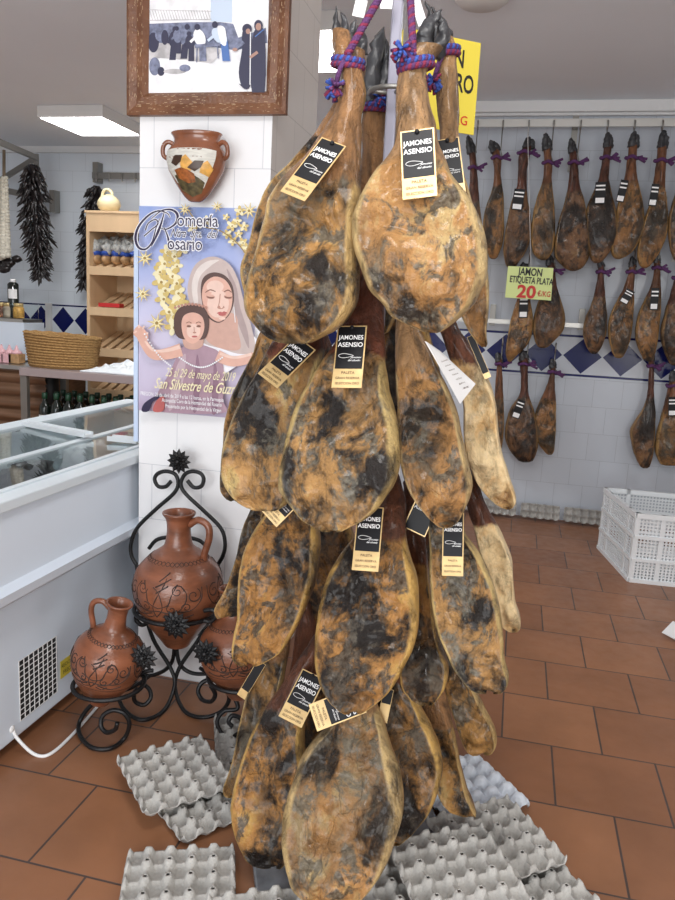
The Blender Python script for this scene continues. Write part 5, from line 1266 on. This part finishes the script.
def bk_ring(k, inn):
    t_ = k / m_; out = []
    for j in range(n):
        a = 2 * PI * j / n
        rr = 0.90 + 0.13 * t_ - (0.05 if inn else 0)
        z = 0.863 + (zt3 - 0.863) * t_ * (1 + 0.06 * math.cos(a - PI) * t_) + (0.02 if inn and k == 0 else 0)
        out.append((cx + rx * rr * math.cos(a) * (1 + 0.03 * math.sin(2 * a)), cy + 0.21 * rr * math.sin(a), z + 0.004 * math.sin(a * 14) * (k == m_)))
    return out
for k in range(m_ + 1): vs += bk_ring(k, False)
for k in range(m_, -1, -1): vs += bk_ring(k, True)
K = 2 * (m_ + 1)
for i in range(K - 1):
    for j in range(n): fs.append((i * n + j, i * n + (j + 1) % n, (i + 1) * n + (j + 1) % n, (i + 1) * n + j))
fs.append(tuple(range(n - 1, -1, -1))); fs.append(tuple((K - 1) * n + j for j in range(n)))
MB().add(vs, fs, 0, True).build('woven_body', 'wicker', bk)
mb = MB()
for k in range(1, m_ + 1):
    mb.tube([Vector(p_) + Vector((0, 0, 0)) for p_ in bk_ring(k, False)], 0.0075, 5, True)
mb.build('plait_rows', 'wicker', bk)
# crumpled bags on the table
cl = MB()
n = 30; xa, xb = W(84, 365, YT + 0.1).x, -2.45
vs = []
for top in (0, 1):
    for i in range(n):
        for j in range(n):
            u, v = i / (n - 1), j / (n - 1)
            e = min(1, 6 * min(u, 1 - u)) * min(1, 6 * min(v, 1 - v))
            h_ = (0.012 + 0.075 * e * abs(noise.fractal(Vector((u * 4.2, v * 3.1, 3.3)), 0.8, 2.0, 4)) + 0.04 * e * math.exp(-((u - 0.5) / 0.28) ** 2)) if top else 0
            vs.append((xa + (xb - xa) * u, YT + 0.04 + 0.36 * v + 0.02 * math.sin(u * 9), 0.863 + h_))
fs = []
for i in range(n - 1):
    for j in range(n - 1):
        a = i * n + j; fs.append((a, a + 1, a + n + 1, a + n)); b_ = n * n + a; fs.append((b_, b_ + n, b_ + n + 1, b_ + 1))
for i in range(n - 1):
    for a, b_ in ((i, i + 1), (n * (n - 1) + i + 1, n * (n - 1) + i), ((i + 1) * n, i * n), (i * n + n - 1, (i + 1) * n + n - 1)):
        fs.append((a, a + n * n, b_ + n * n, b_))
cl.add(vs, fs, 0, True); tag(cl.build('plastic_bags', 'cloth'), 'crumpled white plastic bags on the table beside the basket', 'bag')
GBo = 'green capped bottles under the steel table'
def bottle_parts(t, c):
    MB().lathe([(0, 0.042), (0.004, 0.047), (0.20, 0.047), (0.228, 0.040), (0.25, 0.024), (0.27, 0.017), (0.30, 0.016)], 18, c).build('glass_body', 'bottle', t)
    MB().lathe([(0.280, 0.021), (0.283, 0.023), (0.325, 0.023), (0.330, 0.019)], 16, c).build('cap', 'cap', t)
    mb = MB(); vs = []
    for i in range(9):
        a = -PI / 2 + R(-60 + 15 * i)
        for z in (0.06, 0.15): vs.append((c[0] + 0.0478 * math.cos(a), c[1] + 0.0478 * math.sin(a), c[2] + z))
    mb.add(vs, [(2 * i, 2 * i + 2, 2 * i + 3, 2 * i + 1) for i in range(8)]); mb.build('label', 'paper', t, 'white paper label')
c0 = Vector((W(45, 410, 5.38).x, 5.38, 0.336))
proto = thing('oil_bottle', 'dark green capped bottle with white label, front left under the table', 'bottle', c0, GBo)
bottle_parts(proto, c0)
cnt = 0
for r_ in range(3):
    for k in range(9):
        if r_ == 0 and k == 0: continue
        if r_ == 2 and k > 7: continue
        cnt += 1
        o = proto.copy(); COL.objects.link(o)
        o.location = (c0.x + 0.108 * k + 0.03 * (r_ % 2), 5.38 + 0.13 * r_, 0.336)
        o['label'] = 'dark green capped bottle under the table, %s row, %s' % (('front', 'middle', 'rear')[r_], ('at its left end', 'second from its left', 'third from its left', 'fourth from its left', 'fifth along', 'sixth along', 'seventh along', 'eighth along', 'last on the right')[k])
        for ch in list(proto.children):
            c_ = ch.copy(); COL.objects.link(c_); c_.parent = o

# ================================================================== SHELF UNIT
YS = 6.2
sh = thing('wooden_shelf_unit', 'pale wooden bakery shelf unit against the far wall', 'shelf unit', (-3.4, 6.4, 0))
sx0 = W(86, 213, YS).x; sx1 = -2.9; zT = 2.19
MB().box((sx0, YS, 0), (sx0 + 0.03, YS + 0.5, zT)).build('side_panel', 'wood', sh)
MB().box((sx1 - 0.03, YS, 0), (sx1, YS + 0.5, zT)).build('side_panel', 'wood', sh)
MB().box((sx0, YS + 0.48, 0), (sx1, YS + 0.5, zT)).build('back_panel', 'wood', sh)
MB().box((sx0 - 0.01, YS - 0.01, zT), (sx1 + 0.01, YS + 0.5, zT + 0.02)).build('top_panel', 'wood', sh)
MB().box((sx0 + 0.03, YS, zT - 0.16), (sx1 - 0.03, YS + 0.02, zT)).build('fascia', 'wood', sh)
zs = [W(115, y, YS).z for y in (267, 308, 349, 390)]
for i, z in enumerate(zs):
    mb = MB()
    mb.box((sx0 + 0.03, YS, z - 0.075), (sx1 - 0.03, YS + 0.018, z))
    mb.build('shelf_lip', 'wood', sh)
    mb = MB()
    for k in range(9):
        x = sx0 + 0.05 + k * 0.095
        v8 = [(x, YS + 0.02, z - 0.03), (x + 0.06, YS + 0.02, z - 0.03), (x + 0.06, YS + 0.47, z + 0.13), (x, YS + 0.47, z + 0.13)]
        mb.add(v8 + [(a, b_, c_ + 0.015) for a, b_, c_ in v8], [(0, 3, 2, 1), (4, 5, 6, 7), (0, 1, 5, 4), (1, 2, 6, 5), (2, 3, 7, 6), (3, 0, 4, 7)])
    mb.build('slatted_tray', 'wood', sh)
GS = 'biscuit packs on the upper shelf'
pks = [88 + i * 10.2 for i in range(6)]
for i in range(5):
    a, b_ = W(91 + i * 9.6, 260, YS + 0.1).x, W(100 + i * 9.6, 260, YS + 0.1).x; z = zs[0] + 0.018
    t = thing('biscuit_pack', 'blue and white topped biscuit pack on the top shelf, %s' % ('leftmost', 'second from left', 'middle', 'second from right', 'rightmost')[i], 'package', ((a + b_) / 2, YS + 0.14, z), GS)
    mb = MB(); mb.blob(((a + b_) / 2, YS + 0.15, z + 0.05), ((b_ - a) / 2 * 0.98, 0.09, 0.052), 16, 0, 0.12, i); mb.build('tray', 'biscuit', t)
    mb = MB(); mb.blob(((a + b_) / 2, YS + 0.16, z + 0.105), ((b_ - a) / 2 * 1.02, 0.10, 0.034), 16, 0, 0.3, i + 9); mb.build('printed_band', 'blue_pack', t)
    mb = MB()
    for k in range(4): mb.blob(((a + b_) / 2 + 0.02 * math.sin(k * 4 + i), YS + 0.12 + 0.05 * k, z + 0.155 + 0.022 * k), ((b_ - a) / 2 * 1.15, 0.07, 0.055), 14, 0, 0.6, i * 5 + k)
    mb.build('wrapper', 'bag_clear', t)
rb = MB().box((W(96, 303, YS).x, YS + 0.04, zs[1] + 0.004), (W(117, 303, YS).x, YS + 0.12, zs[1] + 0.04)); tag(rb.build('red_box', 'red'), 'thin red box on the second wooden shelf', 'box')
gd = thing('gourd', 'cream gourd jar on top of the wooden shelf unit', 'gourd', (W(109, 205, 6.35).x, 6.35, zT + 0.022))
gx = W(109, 205, 6.35).x; rg = 0.105
MB().lathe([(z * 1.0, r) for z, r in ((0, 0.04), (0.005, 0.06), (0.03, 0.09), (0.065, rg), (0.10, 0.098), (0.13, 0.075), (0.15, 0.04), (0.158, 0.015))], 28, (gx, 6.35, zT + 0.022)).build('gourd_body', 'gourd', gd)
MB().tube(spline([Vector((gx + 0.03, 6.35, zT + 0.155)), Vector((gx + 0.025, 6.35, zT + 0.20)), Vector((gx - 0.02, 6.35, zT + 0.222)), Vector((gx - 0.06, 6.35, zT + 0.195)), Vector((gx - 0.065, 6.35, zT + 0.135))], 8), 0.014, 10).build('stem', 'gourd', gd)

# ================================================================== LEFT RACKS AND STRINGS
rk2 = thing('wall_hook_rail', 'notched steel hook rail above the wooden shelf unit', 'rail', (-3.6, 7.0, 2.6))
za = W(120, 176, 7.0).z
MB().box((W(93, 176, 7.0).x, 6.98, za - 0.03), (-2.4, 7.0, za + 0.03)).build('bar', 'steel_dull', rk2)
MB().box((W(98, 176, 7.05).x - 0.03, 7.0, W(98, 183, 7.05).z), (W(98, 176, 7.05).x + 0.03, 7.09, W(98, 163, 7.05).z)).build('bracket', 'steel_dull', rk2)
mb = MB()
for k in range(9):
    x = W(97, 176, 6.97).x + k * 0.14
    mb.tube([Vector((x, 6.96, za + 0.02)), Vector((x, 6.955, za - 0.03)), Vector((x + 0.01, 6.94, za - 0.06)), Vector((x + 0.02, 6.92, za - 0.045))], 0.006, 6)
mb.build('hooks', 'steel', rk2)
rk3 = thing('bracket_frame', 'angled steel bracket frame over the left counter', 'rail', W(36, 160, 6.5))
def bar(name, a, b_, r, root, m_='steel_dull'):
    a, b_ = Vector(a), Vector(b_); d = (b_ - a).normalized(); s_ = d.cross(Vector((0, 0, 1))).normalized() * r * 0.5; u_ = s_.cross(d).normalized() * r
    mb = MB(); mb.add([a - s_ - u_, a + s_ - u_, a + s_ + u_, a - s_ + u_, b_ - s_ - u_, b_ + s_ - u_, b_ + s_ + u_, b_ - s_ + u_], [(0, 3, 2, 1), (4, 5, 6, 7), (0, 1, 5, 4), (1, 2, 6, 5), (2, 3, 7, 6), (3, 0, 4, 7)]); mb.build(name, m_, root)
bar('bar', W(-12, 137, 5.6), W(37, 158, 6.5), 0.025, rk3)
bar('bar', W(36, 158, 6.5), W(-4, 183, 6.9), 0.025, rk3)
bar('bar', W(36, 154, 6.5), W(38, 210, 6.5), 0.022, rk3)
bar('bar', W(-6, 188, 7.0), W(50, 200, 7.0), 0.03, rk3)
MB().box((W(52, 200, 7.0).x - 0.03, 7.0, W(52, 212, 7.0).z), (W(52, 200, 7.0).x + 0.03, 7.09, W(52, 190, 7.0).z)).build('bracket', 'steel_dull', rk3)
def chili_string(top, bot, Y, label, wmax, seed, cnt=230, lean=0.0):
    t = thing('pepper_string', label, 'dried peppers', W(bot[0], bot[1], Y), 'strings of dried black peppers')
    rnd = random.Random(seed); T_, B_ = W(top[0], top[1], Y), W(bot[0], bot[1], Y)
    MB().tube([T_, T_.lerp(B_, 0.5), T_.lerp(B_, 0.97)], 0.035, 8).build('cord', 'chili', t)
    mb = MB()
    for i in range(cnt):
        s = (i + rnd.random()) / cnt; c = T_.lerp(B_, s)
        env = wmax * (0.35 + 0.65 * math.sin(PI * min(1, s * 0.95 + 0.12)) ** 0.7) * (1 if s < 0.85 else 1 - (s - 0.85) * 3.2)
        a = rnd.uniform(0, 2 * PI); d = Vector((math.cos(a), math.sin(a) * 0.8, 0))
        L = rnd.uniform(0.07, 0.13); p0 = c + d * env * rnd.uniform(0.15, 0.75)
        drop = Vector((d.x * 0.55, d.y * 0.55, -rnd.uniform(0.5, 1.1))).normalized()
        p1 = p0 + drop * L * 0.5; p2 = p0 + drop * L + Vector((d.x * 0.02 + rnd.uniform(-.01, .01), 0, rnd.uniform(-0.01, 0.02)))
        rr = rnd.uniform(0.012, 0.02)
        mb.tube([p0, p0.lerp(p1, .5) + d * 0.006, p1, p2], lambda q, rr=rr: rr * (0.5, 1.0, 0.8, 0.15)[min(3, int(q * 3 + .01))], 6)
    o = mb.build('peppers', 'chili', t); o['kind'] = 'stuff'
chili_string((32, 165), (41, 275), 6.45, 'long string of dried black peppers hanging at the end of the bracket', 0.155, 1, 330)
chili_string((97, 186), (84, 285), 6.9, 'string of dried black peppers half behind the wooden shelf unit', 0.13, 2, 260)
def bulb_string(x, y0_, y1_, Y, label, m_='garlic', r0=0.035, r1=0.06):
    t = thing('garlic_string', label, 'garlic', W(x, y1_, Y))
    A, B = W(x, y0_, Y), W(x, y1_, Y); C0 = A.lerp(B, 0.27)
    MB().tube([A, C0, B.lerp(A, 0.03)], 0.014, 8).build('stalk_plait', 'rush', t)
    k = 0; N = 24; mb = MB()
    for i in range(N):
        s = i / (N - 1); c = C0.lerp(B, s); r = r0 + (r1 - r0) * s
        for sd in (-1, 0.1, 1): mb.blob(c + Vector((sd * r * 0.62, -0.02 * (sd == 0.1), 0.012 * sd)), (r * .62, r * .62, r * .55), 10, 0, 0.15, i * 3 + int(sd * 2))
    mb.build('bulbs', m_, t)
bulb_string(4, 150, 256, 6.35, 'braided string of white garlic hanging at the left edge')
mb = MB(); rnd = random.Random(8)
for i in range(16): mb.blob(W(8 + rnd.uniform(-9, 9), 262 + rnd.uniform(-6, 8), 6.4), (0.05, 0.04, 0.035), 10, 0, 0.3, i)
tag(mb.build('dried_pepper_bunch', 'chili'), 'small dark bunch of peppers under the garlic string', 'dried peppers')
# ================================================================== LEFT COUNTER
ct = thing('serving_counter', 'brown fronted serving counter with glass case at the left edge', 'counter', (-4.6, 5.9, 0))
xr = W(47, 370, 5.75).x
mb = MB()
for i in range(6):
    z0_ = 0.10 + i * 0.115
    for (za_, zb__, dd) in ((z0_, z0_ + 0.105, 0.0),):
        vs = [(-5.9, 5.75 - 0.03 * math.sin(PI * k / 6), za_ + (zb__ - za_) * k / 6) for k in range(7)] + [(xr, 5.75 - 0.03 * math.sin(PI * k / 6), za_ + (zb__ - za_) * k / 6) for k in range(7)]
        mb.add(vs, [(k, k + 7, k + 8, k + 1) for k in range(6)], 0, True)
mb.box((-5.9, 5.752, 0.05), (xr, 6.35, 0.80))
mb.build('front_boards', 'wood_brown', ct)
MB().tube([Vector((xr + 0.01, 5.80, 0.45)), Vector((xr + 0.01, 5.80, 0.79))], 0.06, 16).build('corner_post', 'black', ct)
MB().box((-5.9, 5.70, 0.80), (xr + 0.02, 6.4, 0.835)).build('worktop', 'steel', ct)
zA = W(10, 345, 6.0).z
mb = MB(); mb.box((-5.9, 6.05, 0.85), (W(21, 345, 6.0).x, 6.35, W(10, 322, 6.05).z)); mb.build('cabinet', 'freezer', ct, 'pale blue cold cabinet')
mb = MB(); mb.box((-5.9, 6.06, W(10, 322, 6.05).z + 0.001), (W(22, 320, 6.05).x, 6.35, W(10, 322, 6.05).z + 0.03)); mb.build('cabinet_top', 'steel', ct)
zc = W(10, 322, 6.05).z + 0.033
gl = MB(); gl.box((-5.9, 6.07, zc), (W(38, 300, 6.07).x, 6.078, W(20, 303, 6.07).z)); gl.build('glass_guard', 'glass', ct)
GJ = 'small jars on the cold cabinet'
for i, (x, m_, lb) in enumerate(((2, 'vase_clay', 'small brown jar at the left edge behind the glass guard'), (9, 'tan_pack', 'small pale jar left of the dark bottle'), (19, 'ochre', 'small orange topped jar right of the dark bottle'))):
    c = W(x, 320, 6.2); c.z = zc
    t = thing('small_jar', lb, 'jar', c, GJ)
    MB().lathe([(0, 0.04), (0.005, 0.05), (0.09, 0.05), (0.105, 0.04)], 18, c).build('jar_body', m_, t); MB().lathe([(0.105, 0.043), (0.135, 0.043), (0.138, 0.04)], 18, c).build('lid', 'gold', t)
c = W(14, 320, 6.22); c.z = zc
t = thing('dark_bottle', 'tall dark bottle with white cap standing on the cold cabinet', 'bottle', c)
hb = W(13, 279, 6.22).z - c.z
MB().lathe([(0, 0.045), (0.01, 0.05), (hb * .86, 0.05), (hb * .90, 0.04), (hb * .93, 0.02)], 24, c).build('glass_body', 'bottle', t)
MB().lathe([(hb * .91, 0.024), (hb * .93, 0.026), (hb * 1.0, 0.026)], 18, c).build('cap', 'paper', t)
mb = MB(); vs = []
for i in range(9):
    a = -PI / 2 + R(-20 + 12 * i)
    for z in (hb * .50, hb * .74): vs.append((c[0] + 0.051 * math.cos(a), c[1] + 0.051 * math.sin(a), c[2] + z))
mb.add(vs, [(2 * i, 2 * i + 2, 2 * i + 3, 2 * i + 1) for i in range(8)]); mb.build('label', 'paper', t, 'white paper label')
GK = 'pink wrapped packs on the counter'
for i, (x, y, lb) in enumerate(((2, 366, 'pink wrapped pack at the left edge of the counter'), (10, 369, 'pink wrapped pack, middle one on the counter'), (17, 366, 'pink wrapped pack nearest the straw basket'))):
    c = W(x, y, 5.86); c.z = 0.838
    t = thing('wrapped_pack', lb, 'package', c, GK)
    mb = MB(); mb.box((c.x - 0.055, c.y - 0.05, c.z), (c.x + 0.055, c.y + 0.05, c.z + 0.085)); mb.build('tub', 'biscuit' if i == 2 else 'pink', t, bevel=0.008)
    mb = MB(); mb.lathe([(0.085, 0.05), (0.10, 0.045), (0.12, 0.02), (0.16, 0.006)], 12, c); mb.build('twisted_top', 'pink', t)

# ================================================================== EGG TRAYS
def tray_mesh(nx, ny, flip=False, p=0.056, H=0.058, res=14):
    mb = MB(); NX, NY = nx * res, ny * res; hx, hy = nx * p / 2, ny * p / 2
    def h_(x, y):
        cx_, cy_ = math.cos(2 * PI * x / p), math.cos(2 * PI * y / p)
        post = ((cx_ + 1) / 2 * (cy_ + 1) / 2) ** 1.0
        ridge = max(((cx_ + 1) / 2) ** 3, ((cy_ + 1) / 2) ** 3) * 0.42
        v = max(post, ridge)
        return H * (v if v < 0.66 else 0.66 + (v - 0.66) * 0.12)
    idx = {}
    for i in range(NX + 1):
        for j in range(NY + 1):
            x, y = i / res * p, j / res * p
            X, Y = x - hx, y - hy
            z = h_(x, y)
            e = min(i, NX - i, j, NY - j)
            if e == 0: z = z * 0.3 + 0.012
            elif e == 1: z = z * 0.7 + 0.004
            rx_, ry_ = hx - abs(X), hy - abs(Y)
            if rx_ < 0.02 and ry_ < 0.02:     # rounded corners
                d = math.hypot(0.02 - rx_, 0.02 - ry_)
                if d > 0.02: k = 0.02 / d; X = math.copysign(hx - 0.02 + (0.02 - rx_) * k, X); Y = math.copysign(hy - 0.02 + (0.02 - ry_) * k, Y)
            z += 0.0012 * noise.noise(Vector((X * 40, Y * 40, 1.0)))
            idx[i, j] = len(mb.v); mb.v.append((X, Y, (H * 0.72 - z) if flip else z))
    for i in range(NX):
        for j in range(NY):
            ci, cj = (i + 0.5) / res, (j + 0.5) / res
            di, dj = abs(ci - round(ci)), abs(cj - round(cj))
            inside = 0 < round(ci) < nx and 0 < round(cj) < ny
            if inside and not flip and di < 0.075 and dj < 0.075 : continue
            f = (idx[i, j], idx[i + 1, j], idx[i + 1, j + 1], idx[i, j + 1])
            mb.f.append(f); mb.m.append(0); mb.sm.append(True)
    return mb
def place_tray(src, loc, rz, label, tilt=(0, 0), m=None):
    o = src if src.get('used') is None else src.copy()
    if o is not src: COL.objects.link(o)
    src['used'] = 1
    o.location = loc; o.rotation_euler = (R(tilt[0]), R(tilt[1]), R(rz)); o['label'] = label; o['category'] = 'egg tray'; o['group'] = 'pulp egg trays spread round the column foot'
    return o
tA = tray_mesh(5, 5).build('egg_tray', 'tray'); tB = tray_mesh(5, 5, True).build('egg_tray', 'tray_w'); tS = tray_mesh(5, 2).build('egg_tray', 'tray')
tL = tray_mesh(5, 5).build('egg_tray', 'tray')
for o in (tA, tB, tS, tL):
    sd = o.modifiers.new('thickness', 'SOLIDIFY'); sd.thickness = 0.002; sd.offset = -1
place_tray(tL, (-0.875, 1.862, 0.052), 46, 'grey egg tray with smudged centre lying on top of another, left of the hams', (2.5, 1))
place_tray(tL, (-0.775, 1.845, 0.003), 52, 'egg tray underneath the smudged left tray, only its lower edge showing')
place_tray(tL, (-0.692, 1.500, 0.003), 22, 'beige egg tray at the bottom edge, lower left')
place_tray(tL, (-0.735, 2.190, 0.003), 24, 'grey egg tray between the iron stand and the hams')
place_tray(tS, (-0.455, 1.475, 0.031), 26, 'grey egg tray under the lowest ham at the bottom edge')
place_tray(tB, (-0.030, 2.120, 0.012), 40, 'pale blue white egg tray turned upside down on the right')
place_tray(tA, (0.062, 1.862, 0.045), 36, 'grey egg tray with rounded top edge just below the upside down tray', (0, -2))
place_tray(tA, (0.165, 1.745, 0.003), 40, 'light grey egg tray reaching furthest right')
place_tray(tA, (-0.030, 1.660, 0.090), 28, 'stained grey egg tray on top in the lower right heap', (0, -1))
place_tray(tA, (-0.19, 1.575, 0.045), 30, 'grey egg tray in the lower right heap beside the lowest ham')
if tS.get('used'): del tS['used']
ts_rows = []
for k, x in enumerate((-0.35, -0.04, 0.27, 0.58)):
    o = tS.copy(); COL.objects.link(o)
    o.location = (x, 5.575, 0.060); o.rotation_euler = (R(58), 0, R((2, -3, 1, -1)[k]))
    o['label'] = 'egg tray leaning along the back wall skirting, %s' % ('leftmost behind the hams', 'second from the left', 'second from the right', 'rightmost by the white crate')[k]; o['category'] = 'egg tray'; o['group'] = 'egg trays leaning on the back wall'
for o in (tA, tB, tL):
    if o.get('used'): del o['used']
sc_ = FL(672, 640)
fl = MB(); fl.add([(sc_.x - .05, sc_.y, 0.03), (sc_.x + .1, sc_.y - .1, 0.002), (sc_.x + .16, sc_.y + .05, 0.002), (sc_.x + .02, sc_.y + .12, 0.05), (sc_.x + .02, sc_.y - .02, 0.004)], [(0, 4, 1), (0, 1, 2), (0, 2, 3), (4, 3, 2), (4, 2, 1), (0, 3, 4)])
tag(fl.build('paper_scrap', 'paper'), 'crumpled white scrap on the floor at the right edge', 'paper')

# ================================================================== CRATE
cx0 = Vector((0.635, 5.02, 0)); cx1 = Vector((0.745, 4.40, 0))
cra = thing('plastic_crate', 'tall white perforated plastic crate on the floor at the right', 'crate', (1.0, 4.7, 0))
Hc = 0.41
ed = (cx1 - cx0); el = ed.length; ed.normalize()
corner = cx1 + Vector((0.0, 0.0, 0))
c2 = Vector((1.35, 4.43, 0)); c3 = Vector((1.35, 5.05, 0))
def wall_frame(A, B, n_in, kind):
    """one crate side between plan points A and B: ribs + perforated or slatted panels"""
    d = (B - A); L = d.length; d.normalize(); nrm = Vector((-d.y, d.x, 0)) * (1 if n_in else -1); th = 0.012
    mb = MB()
    def blk(s0, s1, z0, z1, o0=0.0, o1=th):
        vs = [A + d * s + nrm * o_ + Vector((0, 0, z)) for o_ in (o0, o1) for s, z in ((s0, z0), (s1, z0), (s1, z1), (s0, z1))]
        mb.add(vs, [(0, 3, 2, 1), (4, 5, 6, 7), (0, 1, 5, 4), (1, 2, 6, 5), (2, 3, 7, 6), (3, 0, 4, 7)])
    bands = [(0.0, 0.022), (0.128, 0.145), (0.262, 0.280), (Hc - 0.028, Hc)]
    for z0, z1 in bands: blk(0, L, z0, z1, -0.010, th)
    for s in (0, L - 0.022, L * 0.22, L * 0.78): blk(s, s + 0.022, 0, Hc, -0.005, th)
    for (z0, z1) in ((0.022, 0.128), (0.145, 0.262), (0.280, Hc - 0.028)):
        if kind == 'slot':
            k = 7
            for i in range(k): zz = z0 + (z1 - z0) * (i + 0.5) / k; blk(0, L, zz - 0.0035, zz + 0.0035, 0, 0.006)
        else:
            p = 0.0195; nx_ = int(L / p); nz_ = int((z1 - z0) / (p * 0.9)); px_, pz_ = L / nx_, (z1 - z0) / nz_
            for i in range(nx_):
                for j in range(nz_):
                    cx_, cz_ = (i + 0.5) * px_, z0 + (j + 0.5) * pz_; r = 0.0066
                    sh_ = px_ * 0.5 if j % 2 and i < nx_ - 1 else 0
                    O = [(cx_ - px_ / 2, cz_ - pz_ / 2), (cx_, cz_ - pz_ / 2), (cx_ + px_ / 2, cz_ - pz_ / 2), (cx_ + px_ / 2, cz_), (cx_ + px_ / 2, cz_ + pz_ / 2), (cx_, cz_ + pz_ / 2), (cx_ - px_ / 2, cz_ + pz_ / 2), (cx_ - px_ / 2, cz_)]
                    I = [(cx_ + r * math.cos(a), cz_ + r * math.sin(a)) for a in [R(225 + 45 * q) for q in range(8)]]
                    vs = [A + d * s + nrm * 0.002 + Vector((0, 0, z)) for s, z in O + I] + [A + d * s + nrm * 0.006 + Vector((0, 0, z)) for s, z in I]
                    mb.add(vs, [(q, (q + 1) % 8, (q + 1) % 8 + 8, q + 8) for q in range(8)] + [(q + 8, (q + 1) % 8 + 8, (q + 1) % 8 + 16, q + 16) for q in range(8)])
    return mb
ch = cx1 + Vector((0.10, 0.0, 0)); ca = cx1
wall_frame(cx0, ca, True, 'slot').build('slatted_side', 'crate', cra)
wall_frame(ca, c2, True, 'hole').build('perforated_side', 'crate', cra)
wall_frame(c3, cx0, True, 'hole').build('perforated_side', 'crate', cra)
wall_frame(c2, c3, True, 'slot').build('slatted_side', 'crate', cra)
mb = MB(); mb.add([cx0 + Vector((0, 0, 0.004)), ca + Vector((0, 0, 0.004)), c2 + Vector((0, 0, 0.004)), c3 + Vector((0, 0, 0.004)), cx0 + Vector((0, 0, 0.012)), ca + Vector((0, 0, 0.012)), c2 + Vector((0, 0, 0.012)), c3 + Vector((0, 0, 0.012))], [(0, 3, 2, 1), (4, 5, 6, 7), (0, 1, 5, 4), (1, 2, 6, 5), (2, 3, 7, 6), (3, 0, 4, 7)])
mb.build('crate_bottom', 'crate', cra)
